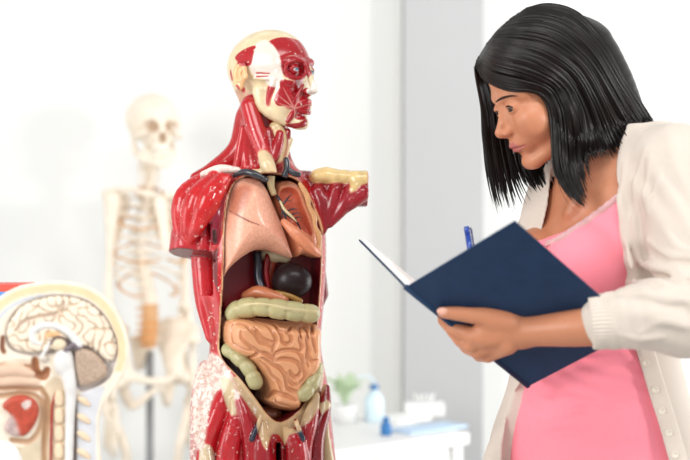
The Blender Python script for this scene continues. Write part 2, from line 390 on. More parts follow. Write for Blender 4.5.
# ================================================================== a human head (life-size millimetres, origin between the ears, x forward, y left, z up)
class HeadFrame:
    def __init__(s, o, fwd, left, up, mm): s.o, s.M, s.mm = np.asarray(o, float), np.array([nrm(fwd), nrm(left), nrm(up)]), mm
    def __call__(s, x, y, z): return s.o + (V(x, y, z) * s.mm) @ s.M
    def loc(s, p): return ((p - s.o) @ s.M.T) / s.mm
def head(F_, H, skin, ez=3, top=50, ear=(-6, 75, 2), female=True, lips=None, sock=None, k=6, socket=1.0, earside=(1, -1), jaw=1.0, nose=1.0, earcol=None):
    mm = H.mm; A = lambda pr, c=skin, kk=k, op='u': F_.add(pr, c, kk * mm, op)
    E = lambda c, r: ell(H(*c), np.array(r) * mm, H.M)
    Ch = lambda pts, r, n=1: chain([H(*p) for p in pts], np.array(r) * mm, n)
    lips = lips or skin
    A(E((-8, 0, top), (95, 74, 77)), skin, 6)
    A(E((30, 0, 28), (56, 60, 52)), skin, 14)
    A(E((42, 0, -28), (42, 54, 70)), skin, 16)
    for s_ in (1, -1):
        A(Ch([(6, 56 * s_, -30), (14, 52 * s_ * jaw, -66), (48, 32 * s_ * jaw, -92), (74, 12 * s_, -102)], [18, 14, 13, 13], 3), skin, 14)
        A(E((64, 37 * s_, ez - 26), (22, 20, 18)), skin, 16)
        A(Ch([(90, 10 * s_, ez + 17), (84, 32 * s_, ez + 22), (66, 54 * s_, ez + 16)], [6, 7.5, 7], 3), skin, 10) if not female else A(Ch([(84, 12 * s_, ez + 18), (79, 32 * s_, ez + 21), (62, 50 * s_, ez + 14)], [6, 6.5, 6], 3), skin, 18)
        if female: A(E((58, 34 * s_, -42), (27, 24, 30)), skin, 22)
    A(E((78, 0, -100), (15, 17, 13)), skin, 12)
    A(E((76, 0, -62), (23, 30, 26)), skin, 12)
    for s_ in (1, -1): A(E((97, 31 * s_, ez - 1), (17, 17 * socket, 11 * socket)) if not female else E((98, 31 * s_, ez), (15.5, 16, 9.5)), sock or skin, 9, 's')
    if female: A(Ch([(86, 0, ez + 10), (93, 0, ez - 7), (104, 0, -25), (110, 0, -33)], [6, 5.2, 6.4, 7.4], 4), skin, 8)
    else: A(Ch([(90, 0, ez + 13), (99, 0, ez - 6), (111 * nose, 0, -19), (115 * nose, 0, -27)], [6.5, 6, 8, 8.5], 4), skin, 9)
    nz = -7 if female else 0; mz = -4 if female else 0
    A(Ch([((109 if female else 112) * nose, 0, -30 + nz), (94, 0, -36 + nz)], [6.6 if female else 7, 8]), skin, 6)
    for s_ in (1, -1):
        A(E(((99 if female else 102) * nose, 12 * s_, -31 + nz), (10, 6.5, 7)), skin, 5)
        A(E((104 * nose, 8 * s_, -39.5 + nz), (5.5, 3, 2.8)), skin, 2.5, 's')
    if female:
        for s_ in (1, -1): A(E((83, 10 * s_, -22), (15, 12, 26)), skin, 9)
    # eyelids: a shell round the eyeball, slit open
    for s_ in (1, -1):
        A(E((78.5, 31 * s_, ez), (13.6, 15, 13.2)), skin, 4)
        sl = ell(H(91, 31.5 * s_, ez - (1.0 if not female else 2.2)), np.array([10, 12.5, 4.4 if not female else 3.9]) * mm, H.M)
        A(sl, skin, 1.5, 's')
    # mouth
    A(Ch([(85, 23, -65 + mz), (95.5, 9, -60 + mz), (97, 0, -60.5 + mz), (95.5, -9, -60 + mz), (85, -23, -65 + mz)], [2.5, 5.2, 5.4, 5.2, 2.5], 4), lips, 3)
    A(Ch([(85, 22, -66 + mz), (93, 8, -69.5 + mz), (94.5, 0, -70 + mz), (93, -8, -69.5 + mz), (85, -22, -66 + mz)], [2.5, 5.4, 5.8, 5.4, 2.5], 4), lips, 3)
    A(Ch([(86, 26, -65.5 + mz), (98, 9, -64.6 + mz), (102, 0, -65.3 + mz), (98, -9, -64.6 + mz), (86, -26, -65.5 + mz)], [.9, 1.3, 1.3, 1.3, .9], 4), lips, 2.2, 's')
    A(E((97, 0, -83), (7, 18, 5)), skin, 9, 's')
    for s_ in earside:
        ex, ey, ezz = ear; R = np.array([nrm(H.M[0] * .95 + H.M[1] * .3 * -s_ - H.M[2] * .12), nrm(H.M[1] * .96 + H.M[0] * .25 * s_), nrm(H.M[2] + H.M[0] * .15)])
        R = np.array([[.955, -.27 * s_, -.12], [.27 * s_, .963, 0], [.115, -.03 * s_, .993]]) @ H.M
        q = lambda a, b, c: H(ex, ey * s_, ezz) + (V(a, b * s_, c) * mm) @ R
        A(ell(q(-4, 3, 2), np.array([17, 6, 30]) * mm, R), earcol or skin, 3)
        A(ell(q(-2, 10, 5), np.array([10.5, 6, 20]) * mm, R), earcol or skin, 2, 's')
        A(chain([q(4, 4, 16), q(-3, 6, 4), q(2, 6, -9), q(-6, 6, -13)], np.array([3, 3.2, 3, 3]) * mm, 3), earcol or skin, 2)
        A(ell(q(0, 3, -25), np.array([8, 5, 9]) * mm, R), earcol or skin, 3)
        A(ell(q(12, 4, -2), np.array([5, 4, 7]) * mm, R), earcol or skin, 3)
def eyes(H, ez, name, m, parent, iris=(70, 48, 34), sides=(1, -1), look=(1, 0, 0), r=12.6):
    for s_ in sides:
        c = H(77.5, 31 * s_, ez); v, f, col = [], [], []
        L_ = nrm(V(look[0], look[1], look[2]) @ H.M); x = nrm(np.cross(L_, H.M[2])); y = np.cross(x, L_)
        rings = [0, .10, .2, .215, .36, .44, .46, .7, 1, 1.4, 2, 2.6, 3.1416]; n = 24
        for a in rings:
            for t_ in np.linspace(0, 2 * math.pi, n, endpoint=False):
                v.append(c + H.mm * r * (L_ * math.cos(a) + math.sin(a) * (x * math.cos(t_) + y * math.sin(t_))))
                col.append(rgb(14, 10, 10) if a < .205 else rgb(*iris) if a < .47 else rgb(206, 198, 190))
        for i in range(len(rings) - 1):
            for j in range(n): k_ = (j + 1) % n; f.append((i * n + j, (i + 1) * n + j, (i + 1) * n + k_, i * n + k_))
        mesh_arrays(name, v, f, m, parent, col)
# ================================================================== anatomical torso
DT = 2.25; ST = DT / FPX
def t(px, py, dz=0): return P(px, py, DT + dz * ST)
def tr(r): return np.asarray(r, float) * ST
TY = math.radians(20); TF = V(math.sin(TY), -math.cos(TY), 0); TU = V(math.cos(TY), math.sin(TY), 0)
torso = thing('anatomical_torso', 'red muscled anatomical torso with a head and an open belly showing lungs and intestines', 'anatomical model', (t(265, 300)[0], DT, BZ))
RED = rgb(172, 17, 22); BRED = rgb(188, 24, 28, .10); DRED = rgb(112, 12, 24); CRM = rgb(214, 190, 150); PALE = rgb(226, 208, 176, .3)
IVORY = rgb(226, 208, 172); BONE = rgb(222, 192, 132); NAVY = rgb(30, 36, 56); LUNG = rgb(226, 164, 138); GUT = rgb(224, 160, 116); COLON = rgb(178, 170, 118)
M_body = mat('painted_plaster_gloss', attr=True, rough=.22, spec=.5, wear=(.88, .83, .79), noise=.10, nscale=60, coat=.22, bump=.12, bscale=90)
M_organ = mat('painted_organ', attr=True, rough=.33, spec=.5, noise=.06, nscale=90, coat=.2, bump=.15, bscale=140)
M_lung = mat('painted_lung', attr=True, rough=.38, spec=.5, noise=.13, nscale=220, coat=.2, bump=.35, bscale=160)
M_eye = mat('glass_eye', attr=True, rough=.08, spec=.6)
FV = Frame(t(270, 300, 0), (0, -1, 0))                # facing the viewer's side of the room, for painted patches
def vp(pts, dz=0, sm=0):
    q = [FV.pix(x, y, -dz * ST) for x, y in pts]; return smooth_poly(q, sm) if sm else q
def patch(pts, dz=-20, d0=-400, d1=25, sm=3): return prism(FV, vp(pts, dz, sm), -d1 * ST, -d0 * ST)
AX = Frame(t(264, 300, 0), TF)                         # the torso's own front
def ap(pts, v=20, sm=3): return smooth_poly([AX.pix(x, y, v * ST) for x, y in pts], sm) if sm else [AX.pix(x, y, v * ST) for x, y in pts]

T = Field()
sil = [(163, 240, 292), (172, 226, 303), (182, 216, 312), (200, 208, 322), (240, 201, 326), (262, 197, 326), (280, 199, 325), (310, 206, 323), (340, 211, 320), (356, 211, 321), (372, 203, 325), (395, 198, 329), (420, 196, 331), (445, 196, 334), (475, 197, 337), (512, 199, 339)]
st = []
for py, l, r in sil:
    c = t((l + r) / 2, py, 0); a = (r - l) / 2 / .968 * ST
    st.append((c[2], c[0], c[1], a, a * (.70 if py > 190 else .62)))
T.add(loft(st, TF), RED, .002)
T.ops[-1] = (*T.ops[-1][:3], np.array([*rgb(178, 20, 24)[:3], .15]), *T.ops[-1][4:])
# trapezius, neck and throat
T.add(chain([t(247, 118, 8), t(240, 150, 10), t(214, 170, 6), t(196, 178, -4)], tr([12, 13, 9, 6]), 4), RED, tr(8))
T.add(chain([t(262, 108, 4), t(264, 140, 4), t(266, 176, 2)], tr([22, 20, 26]), 4), RED, tr(6))
T.add(chain([t(279, 118, 0), t(282, 148, 6), t(290, 172, 10)], tr([9, 7, 6]), 4), rgb(150, 18, 28), tr(4))
for dx in (0, 7, 13, 19):
    T.add(chain([t(243 + dx * .55, 128, -16), t(240 + dx * .8, 150, -16), t(236 + dx * 1.5, 171, -20)], tr([3, 4.5, 4]), 4), rgb(186, 30, 36, .07), tr(1.5))
T.add(chain([t(249, 106, -20), t(256, 130, -25), t(263, 150, -31), t(268, 166, -36)], tr([8.5, 9.5, 8, 5]), 4), rgb(182, 24, 34, .08), tr(1.5))
T.add(chain([t(262, 150, -34), t(267, 164, -39), t(271, 173, -41)], tr([4.5, 7.5, 6]), 3), CRM, tr(2))
T.add(chain([t(246, 172, -33), t(258, 173, -38), t(272, 174, -40)], tr([2.5, 4, 4.5]), 3), CRM, tr(2))
T.add(chain([t(276, 128, -20), t(281, 142, -22), t(279, 160, -26)], tr([7, 6.5, 6]), 4), rgb(208, 182, 138), tr(3))
T.add(chain([t(280, 134, -29), t(277, 147, -31), t(274, 159, -33)], tr([4, 5.5, 3.5]), 4), rgb(158, 20, 30), tr(1.2))
T.add(chain([t(268, 132, -24), t(270, 148, -29), t(270, 162, -33)], tr([5, 5, 4]), 4), rgb(140, 18, 26), tr(1.5))
T.add(chain([t(287, 132, -18), t(285, 148, -22), t(280, 166, -28)], tr([4, 4.5, 4]), 4), rgb(146, 18, 28), tr(1.5))
T.add(chain([t(291, 140, -22), t(287, 152, -25), t(282, 166, -28)], tr([2.2, 2.2, 3]), 4), CRM, tr(1))
# collar bone, pale strip over the near shoulder
T.add(chain([t(203, 174, -28), t(220, 169, -34), t(238, 170, -34)], tr([3, 4.5, 3]), 4), rgb(226, 200, 190, .6), tr(2))
# near shoulder: the heads of the deltoid drawn to one point, arm cut below it
for pts, r in (([(206, 176, -18), (186, 196, -28), (182, 222, -30), (187, 243, -34)], [6, 11, 10, 3]),
               ([(215, 176, -34), (197, 198, -44), (190, 224, -42), (188, 243, -37)], [6, 11, 9, 3]),
               ([(221, 178, -42), (208, 199, -51), (198, 225, -48), (189, 243, -39)], [6, 10, 7.5, 3]),
               ([(227, 178, -42), (217, 196, -49), (207, 215, -49), (195, 236, -42)], [4.5, 6, 5.5, 3])):
    T.add(chain([t(*p) for p in pts], tr(r), 5), BRED, tr(1.6))
T.add(ell(t(204, 204, -18), tr([21, 26, 24])), BRED, tr(2))
T.add(chain([t(196, 205, -20), t(190, 232, -22), t(187, 262, -22)], tr([20, 18.5, 19]), 4), rgb(176, 24, 36, .1), tr(2.5))
T.add(chain([t(205, 215, -34), t(204, 240, -36), t(202, 262, -34)], tr([5, 6, 6]), 3), rgb(166, 20, 32, .1), tr(1.5))
cn = nrm(V(-.10, -.30, -1)); cp = t(188, 250, -36)
T.add((lambda p: -((p - cp) @ cn), (t(155, 290, -80), t(213, 238, 40))), rgb(122, 56, 58), tr(.6), 's')
# chest wall below the cut arm
T.add(chain([t(203, 262, -10), t(206, 300, -14), t(211, 336, -18)], tr([12, 11, 6]), 5), rgb(186, 24, 34, .05), tr(4))
T.add(chain([t(222, 186, -38), t(216, 215, -44), t(215, 240, -42)], tr([5, 6, 4]), 4), rgb(128, 20, 44), tr(2))
# far shoulder: bone end on top, cut muscles under it
T.add(chain([t(302, 186, 14), t(325, 190, 12), t(352, 190, 8), t(372, 190, 6)], tr([16, 18, 17, 17]), 4), rgb(134, 14, 28), tr(3))
for pts, r in (([(318, 192, -6), (324, 208, -6), (322, 230, -8)], [8, 10, 5]), ([(336, 190, -8), (332, 206, -8), (324, 228, -10)], [7, 9, 4]), ([(350, 190, -8), (344, 205, -10), (330, 224, -11)], [6, 7.5, 4])):
    T.add(chain([t(*p) for p in pts], tr(r), 5), rgb(142, 16, 30), tr(1.2))
T.add(chain([t(362, 193, -8), t(352, 201, -10), t(343, 210, -8)], tr([9, 8, 5]), 4), rgb(146, 18, 32), tr(1.2))
T.add(chain([t(360, 180, -5), t(354, 190, -10), t(348, 198, -10)], tr([8, 6, 3]), 3), rgb(206, 178, 120), tr(1.5))
for x, y, r in ((318, 176, 8), (326, 175, 9), (335, 177, 9), (345, 177, 8), (355, 178, 8), (366, 178, 8)):
    T.add(ell(t(x, y, -2), tr([r, r * 1.3, r * .92])), BONE, tr(4))
T.add((lambda p: -(p[:, 0] - t(367.5, 190, 0)[0] + (p[:, 1] - DT) * .08), (t(358, 232, -60), t(398, 150, 60))), rgb(168, 40, 46), tr(.6), 's')
# hips and thighs
for pts, r, c in (([(226, 384, -36), (218, 412, -44), (208, 440, -44), (203, 475, -40)], [5, 9.5, 10, 8], rgb(184, 26, 34, .05)),
                  ([(236, 402, -46), (233, 428, -52), (228, 455, -52), (226, 490, -50)], [3, 9, 11, 10], rgb(178, 26, 36, .07)),
                  ([(233, 384, -42), (245, 415, -52), (252, 448, -54), (254, 490, -52)], [3, 7, 9, 10], rgb(160, 22, 34, .06)),
                  ([(262, 424, -52), (262, 450, -56), (264, 490, -54)], [4, 10, 12], rgb(150, 20, 32, .05)),
                  ([(286, 430, -50), (295, 446, -54), (297, 490, -50)], [4, 11, 12], rgb(158, 20, 30, .06)),
                  ([(316, 396, -26), (310, 420, -40), (304, 448, -46), (303, 490, -44)], [4, 8, 8, 8], rgb(150, 16, 28)),
                  ([(326, 388, -14), (324, 410, -22), (316, 440, -32), (315, 490, -34)], [4, 7, 8, 9], rgb(132, 14, 26)),
                  ([(327, 408, -12), (325, 430, -18), (327, 460, -20), (328, 490, -20)], [2, 4, 7, 9], rgb(196, 172, 132)),
                  ([(206, 368, -14), (205, 390, -20), (203, 420, -22), (202, 475, -22)], [8, 13, 13, 12], rgb(190, 134, 130, .42)),
                  ([(233, 400, -48), (234, 414, -53)], [3, 3.5], rgb(204, 184, 150)),
                  ([(206, 448, -50), (208, 470, -50)], [6, 9], rgb(200, 180, 146, .3))):
    T.add(chain([t(*p) for p in pts], tr(r), 4), c, tr(1.4))
T.add(chain([t(252, 439, -63), t(257, 427, -61), t(261, 416, -56)], tr([2.4, 2.4, 2.4]), 3), NAVY, tr(.8))
T.add(chain([t(303, 439, -59), t(298, 427, -57), t(294, 416, -52)], tr([2.4, 2.4, 2.4]), 3), NAVY, tr(.8))
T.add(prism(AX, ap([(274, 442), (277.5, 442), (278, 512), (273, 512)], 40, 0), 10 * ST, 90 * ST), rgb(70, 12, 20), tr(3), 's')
# opening
OPEN = [(236, 186), (248, 177), (268, 174), (290, 177), (302, 184), (312, 204), (320, 230), (322, 258), (320, 300), (317, 345), (319, 368), (310, 388), (294, 408), (276, 419), (264, 413), (252, 396), (238, 376), (225, 358), (224, 330), (224, 290), (225, 240), (229, 205)]
op = ap(OPEN, 30, 3); of = poly2(op)
def band(a, b, v0=0):                      # ring between two offsets of the opening's outline
    def fn(p):
        x, y, v = AX.to(p); d = of(x, y); return np.maximum(np.maximum(a * ST - d, d - b * ST), v0 * ST - v)
    return fn
allbb = (t(190, 440, -90), t(345, 160, 60))
# raised lip of the belly wall, cream where it was sawn
T.add((lambda p: np.maximum(band(-3, 5, 8)(p), p[:, 2] - t(0, 372, 0)[2]) * .8, allbb), rgb(206, 178, 140), 1, 'p', .0012)
T.add((lambda p: np.maximum(np.maximum(band(4, 11, 8)(p), p[:, 2] - t(0, 366, 0)[2]), -(p[:, 0] - t(0, 0)[0]) * 0 - 1), allbb), rgb(190, 160, 124, .2), 1, 'p', .003)
T.add(patch([(262, 408), (276, 421), (294, 412), (299, 420), (290, 432), (285, 443), (279, 434), (272, 434), (268, 446), (262, 436), (258, 420)], -40, -400, -20, 3), rgb(200, 168, 128), 1, 'p', .0022)
T.add((band(-3, 2.2, -4), allbb), rgb(204, 166, 118), 1, 'p', .0012)
T.add(patch([(212, 352), (224, 358), (236, 378), (242, 394), (232, 396), (226, 384), (214, 400), (208, 440), (196, 440), (194, 380), (203, 362)], -20, -400, 10, 3), rgb(204, 168, 156, .50), 1, 'p', .006)
T.add(patch([(222, 376), (234, 380), (236, 400), (232, 410), (226, 398)], -30, -400, 0, 3), rgb(200, 178, 140, .2), 1, 'p', .003)
T.add(patch([(318, 402), (328, 398), (332, 404), (322, 412)], -10, -400, 10, 0), rgb(206, 184, 146), 1, 'p', .001)
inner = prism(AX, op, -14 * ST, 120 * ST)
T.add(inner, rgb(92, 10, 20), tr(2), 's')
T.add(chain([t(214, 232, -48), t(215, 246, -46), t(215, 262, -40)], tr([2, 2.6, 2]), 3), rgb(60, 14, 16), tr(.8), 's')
zb = BZ + .022
T.add((lambda p: p[:, 2] - zb, (t(150, 560, -120), t(390, 498, 120))), rgb(150, 20, 30), .001, 's')
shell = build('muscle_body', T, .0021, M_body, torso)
box('base_board', V(t(190, 0)[0], DT - .12, BZ), V(t(345, 0)[0], DT + .12, BZ + .0225), mat('varnished_board', (.28, .17, .10), .35), torso, .004)

# ---- chest and belly organs
def organ(name, prs, m, res=.0018, it=1, post=None):
    F_ = Field()
    for e in prs: F_.add(*e)
    return build(name, F_, res, m, torso, it=it, post=post)
def opil(pts, v, T_, R, sm=3, vis=None): return pillow(AX, ap(pts, v + T_ * .6 if vis is None else vis, sm), v * ST, T_ * ST, R * ST)
# near lung, a broad dome with a hollow underside and one thin crack
lungp = [(240, 181), (250, 177), (262, 179), (270, 188), (277, 204), (286, 226), (293, 246), (296, 259), (286, 257), (272, 251), (258, 251), (244, 259), (232, 270), (225, 280), (224, 262), (225, 236), (229, 208), (234, 192)]
dome = ell(t(262, 300, 0), tr([56, 52, 50]))
cr = chain([t(230, 211, -36), t(240, 216, -42), t(252, 222, -48), t(259, 225, -50), t(275, 238, -48)], tr([.7, .8, .7, .6, .3]), 3)
organ('lung', [(opil(lungp, 16, 30, 30), LUNG, .001), (dome, rgb(150, 20, 34), tr(2), 's'), (patch([(229, 209.6), (242, 216.4), (251, 221), (260, 224.6), (260, 225.4), (250, 222.2), (241, 217.8), (229, 211)], -40, -400, 0, 0), rgb(128, 70, 54), 1, 'p', .0008),
               (patch([(233, 192), (244, 184), (252, 190), (246, 206), (236, 214), (230, 208)], -40, -400, 0, 3), rgb(190, 118, 92), 1, 'p', .008)], M_lung)
# far lung, sliced open
l2 = [(278, 184), (290, 180), (301, 186), (308, 202), (316, 222), (320, 242), (322, 256), (316, 258), (304, 255), (297, 258), (292, 246), (284, 222), (277, 204)]
l2i = [(280, 190), (290, 187), (298, 192), (303, 206), (309, 222), (312, 236), (304, 231), (296, 226), (292, 232), (285, 218), (280, 204)]
F2 = [(opil(l2, 10, 22, 10), rgb(214, 138, 104), .001)]
wav = [(303 + 1.6 * math.sin(i * 1.5), 186 + i * 4.2) for i in range(4)]
F2.append((pillow(AX, ap(l2i, 30, 3), 36 * ST, 14 * ST, 6 * ST), rgb(198, 96, 70), tr(2), 's'))
F2.append((chain([t(300, 184, -36), t(307, 196, -34), t(309, 206, -33), t(314, 216, -31), t(315, 226, -30), t(319, 236, -28), t(319, 248, -26)], tr([2, 3, 2.2, 3, 2.2, 3, 2.2]), 3), rgb(204, 152, 104), tr(1)))
F2.append((chain([t(284, 222, -36), t(296, 234, -40), t(308, 246, -36), t(318, 254, -28)], tr([3.5, 5.5, 5.5, 3.5]), 4), rgb(208, 128, 92), tr(5)))
F2.append((dome, rgb(150, 24, 40), tr(1.5), 's'))
organ('lung', F2, M_lung)
def tubes(name, lst, m):
    v, f = [], []
    for pts, r in lst:
        q = catmull(np.hstack([np.array([t(*p) for p in pts]), tr(r)[:, None] * np.ones((len(pts), 1)) if np.ndim(r) else np.full((len(pts), 1), r * ST)]), 4)
        sweep(v, f, q[:, :3], q[:, 3], 8)
    return mesh_arrays(name, v, f, m, torso)
M_vein = mat('dark_blue_vessel', (.10, .12, .17), .3, .5, coat=.3); M_navy = mat('navy_vessel', (.075, .095, .16), .3, .5, coat=.3)
M_ivory = mat('ivory_windpipe', (.80, .73, .56), .35, .5)
tubes('bronchial_vessel', [([(277, 196, -24), (281, 203, -27), (283, 210, -28), (289, 216, -29), (296, 221, -30), (301, 230, -30)], [1.6, 1.8, 1.7, 1.5, 1.2, .5]),
    ([(282, 206, -27), (287, 199, -28), (292, 194, -28)], [1.1, .8, .3]), ([(283, 210, -28), (286, 219, -29), (289, 225, -30)], [1.3, 1, .5]),
    ([(285, 212, -28), (292, 209, -29), (297, 209, -29)], [.9, .7, .3]), ([(290, 216, -29), (296, 213, -29), (300, 214, -29)], [.8, .6, .3]), ([(293, 219, -30), (299, 217, -30), (303, 218, -30)], [.7, .5, .2]),
    ([(283, 208, -28), (282, 216, -29), (285, 222, -29)], [.9, .7, .3]), ([(287, 200, -28), (290, 201, -28), (293, 199, -28)], [.5, .4, .2])], M_vein)
tubes('bronchus', [([(271, 176, -24), (271, 186, -24), (274, 195, -22)], [4, 3.6, 3]), ([(280, 201, -28), (284, 209, -29.5), (291, 216, -30.5), (297, 222, -31)], [1.2, 1.5, 1.4, .5])], M_ivory)
tubes('collar_vein', [([(234, 176, -36), (244, 172, -42), (254, 174, -46), (263, 178, -46)], [2, 3.4, 3.6, 2.6]), ([(262, 178, -46), (268, 180, -44)], [3, 2]),
    ([(286, 158, -30), (287, 168, -33), (284, 177, -34)], [2.6, 3, 3.4]), ([(287, 168, -33), (293, 173, -33), (300, 175, -30)], [2.4, 3, 2.6])], mat('dark_grey_vein', (.17, .18, .21), .25, .5, coat=.4))
# under the diaphragm
cav = lambda pts, v, T_, R: opil(pts, v, T_, R)
organ('diaphragm', [(opil([(223, 252), (240, 246), (262, 244), (290, 250), (305, 250), (322, 254), (322, 312), (224, 312)], -12, 8, 6), rgb(116, 14, 26), .001),
      (chain([t(262, 254, 2), t(275, 254, 0), t(286, 258, 0)], tr([6, 8, 5]), 3), rgb(196, 180, 148), tr(3)),
      (chain([t(272, 262, 2), t(268, 280, 2), t(270, 296, 2)], tr([5, 4, 4]), 3), rgb(170, 76, 56), tr(2))], M_organ, .002)
tubes('vena_cava', [([(257, 252, -8), (258, 265, -10), (259, 280, -12), (265, 294, -18)], [4.6, 4.4, 4.6, 3])], M_navy)
tubes('aorta', [([(268, 254, -4), (266, 272, -6), (269, 292, -8)], [3.2, 3.2, 3])], mat('red_artery', (.52, .06, .09), .3, .5))
organ('spleen', [(ell(t(292, 281, -12), tr([20, 16, 18])), rgb(34, 22, 24), .001)], mat('dark_brown_gloss', attr=True, rough=.34, spec=.22, coat=.05), .0022)
organ('pancreas', [(chain([t(246, 296, -14), t(258, 292, -18), t(272, 296, -22), t(284, 300, -22)], tr([5, 6.5, 6, 5]), 4), rgb(186, 112, 76), .001), (chain([t(276, 292, -22), t(288, 295, -24), t(300, 301, -22)], tr([2, 2.4, 3]), 3), rgb(150, 110, 50), tr(1))], M_organ, .002)
# large bowel: pouches with a pale band along them
def colon(path, r, n, band_=None):
    q = catmull([t(*p) for p in path], 12); L_ = np.concatenate([[0], np.cumsum(np.linalg.norm(np.diff(q, axis=0), axis=1))]); out = []
    for i in range(n):
        s = [np.interp((i + f_) / n * L_[-1], L_, q[:, j]) for f_ in (.32, .68) for j in range(3)]
        out.append((chain([V(*s[:3]), V(*s[3:])], ST * r * (1 + .05 * math.sin(i * 2.3))), rgb(178 + 3 * math.sin(i * 3), 170, 124), tr(.3)))
    if band_ is not None: out.append((chain([t(*p) for p in band_], tr(1.6), 5), rgb(200, 186, 140), tr(1.2)))
    return out
organ('large_intestine', colon([(232, 316, -28), (240, 309, -36), (260, 307, -44), (285, 310, -46), (306, 313, -40), (315, 314, -34)], 9.6, 6, [(230, 311, -38), (245, 305, -48), (265, 304, -54), (290, 309, -55), (316, 312, -44)])
      + colon([(226, 348, -28), (236, 355, -36), (248, 368, -42), (257, 386, -44)], 7.6, 4) + colon([(300, 397, -38), (309, 388, -34), (315, 374, -26), (316, 362, -24)], 7.6, 3), M_organ)
# small bowel: coils wound over a swollen bed
gutp = [(226, 322), (240, 317), (262, 319), (290, 322), (316, 324), (318, 345), (317, 366), (309, 378), (301, 384), (298, 404), (289, 411), (272, 408), (262, 401), (263, 393), (259, 378), (248, 362), (234, 353), (226, 342)]
G = [(opil(gutp, 12, 40, 12, vis=22), GUT, .001)]
grooves = [[(231.5, 334), (231.5, 327.4), (235, 323), (243.7, 324), (249.8, 329), (255.9, 335.2), (260.2, 342.2), (267.2, 344), (275, 348.3)],
    [(241, 331.7), (241, 337.8), (246.3, 344), (254, 349), (258.5, 352.6), (256, 355), (248, 357)], [(231.5, 334.3), (234, 344), (241, 348), (252.4, 351)],
    [(247.2, 317.8), (256.7, 322.2), (265.4, 324.8), (272.4, 331.7), (276.2, 340.4), (274, 347.4), (272.4, 352)], [(255, 327.4), (260.2, 337), (269, 342), (275, 342)],
    [(267, 318.7), (274, 324), (278.5, 330), (282, 336), (282.8, 342.2), (288, 344), (291.5, 340.4), (289.8, 334.3), (284.6, 331.7)], [(280, 329), (288, 331), (291.5, 325.7), (292.4, 320)],
    [(300.2, 352.6), (302, 347.4), (300.2, 340.4), (299.3, 329), (302, 325.7), (305.4, 329), (307.2, 340.4), (308, 349), (307.2, 359.6), (309, 366.5)],
    [(310.7, 323), (312.4, 333.5), (314, 342.2), (316, 352.6)], [(309.8, 351), (309, 357), (312.4, 361.3), (316.7, 360.4)],
    [(256.7, 352), (265.4, 353.7), (272.4, 358), (274, 359.8), (275.9, 353.7), (284.6, 350.2), (296.7, 351), (302, 358), (303.7, 367.6), (305.4, 376.3), (300.2, 382.4)],
    [(275.9, 361.5), (281, 359), (291.5, 359.8), (298.5, 364), (301, 371), (296.7, 377.2), (291.5, 374.6), (289.8, 371)],
    [(260.2, 361.5), (267.2, 367.6), (270.7, 374.6), (276.7, 379.8), (280.2, 385), (282, 392.8)], [(262.8, 358), (272.4, 364), (281, 369.3), (285.4, 378), (287.2, 386.7), (291.5, 390.2), (298, 392)],
    [(286.3, 373.7), (291.5, 383.3), (297, 385)], [(266, 398), (269, 395.4), (274, 392), (279.3, 393.7), (288, 396.3), (296, 400.7)], [(275, 400.7), (279.3, 404), (288, 405.9)], [(248, 358), (256.7, 354.6)]]
GB = Field(); GB.add(*G[0])
for c in grooves:                                     # the furrows between the coils
    q = [hit(GB, x, y, 2.0, 2.5, -.8 * ST) for x, y in c]; q = [a for a in q if a is not None]
    if len(q) > 1: G.append((chain(q, tr([.9] + [1.75] * (len(q) - 2) + [.9]), 5), rgb(204, 138, 96), tr(1.5), 's', .0007))
organ('small_intestine', G, mat('painted_bowel', attr=True, rough=.27, spec=.5, noise=.05, nscale=90, coat=.3), .0012, it=0)
organ('bladder', [(ell(t(270, 414, -12), tr([12, 12, 9])), rgb(150, 84, 56), .001)], M_organ, .002)
# ================================================================== head of the anatomical torso
PSI = math.radians(58)
hf = V(math.sin(PSI), -math.cos(PSI), 0); hl = V(-hf[1], hf[0], 0)
HT = HeadFrame(t(272.5, 80, 0), hf, hl, (0, 0, 1), .44 * ST)
HF = Field()
TH = rgb(222, 202, 164, .05); MR = rgb(160, 14, 28, .04); MR2 = rgb(180, 34, 40, .12)
head(HF, HT, TH, ez=16, top=38, ear=(-25, 83, 4), earcol=rgb(226, 178, 128), female=False, k=5, socket=1.15, jaw=1.05)
hA = lambda pts, r, c, kk=2, n=4: HF.add(chain([HT(*p) for p in pts], np.array(r) * HT.mm, n), c, kk * HT.mm)
HF.add(ell(HT(-32, 0, 28), np.array([80, 69, 66]) * HT.mm, HT.M), TH, 20 * HT.mm)
for s_ in (1, -1): HF.add(ell(HT(40, 34 * s_, -52), np.array([36, 27, 40]) * HT.mm, HT.M), TH, 14 * HT.mm)
HF.add(chain([HT(-45, 0, -20), HT(-30, 0, -70), HT(-28, 0, -110)], np.array([46, 44, 46]) * HT.mm, 3), rgb(196, 150, 120), 20 * HT.mm)
# bare muscles of the face on the near (right) side
hA([(52, -53, 14), (40, -58, -20), (30, -56, -60)], [4, 9, 8], rgb(176, 40, 46, .12), 3)                 # masseter
hA([(54, -56, -3), (20, -66, -3), (0, -70, -2)], [5, 5, 4], TH, 4)                                       # cheek arch
hA([(92, -12, -18), (84, -28, -46), (78, -31, -63)], [3, 4.5, 4], MR, 2)
hA([(66, -48, -6), (76, -40, -40), (78, -31, -62)], [4, 5, 3.5], MR, 2)
hA([(48, -53, -28), (66, -44, -50), (80, -29, -64)], [3, 5, 3], MR2, 2)
hA([(40, -50, -62), (62, -42, -66), (80, -28, -66)], [4, 7, 3.5], MR2, 2)
hA([(66, -34, -98), (74, -30, -84), (80, -28, -68)], [5, 6, 3], MR, 2)
hA([(83, -27, -64), (93, -14, -54), (98, 0, -52), (93, 14, -54), (83, 27, -64)], [3, 4, 4.2, 4, 3], MR, 2)
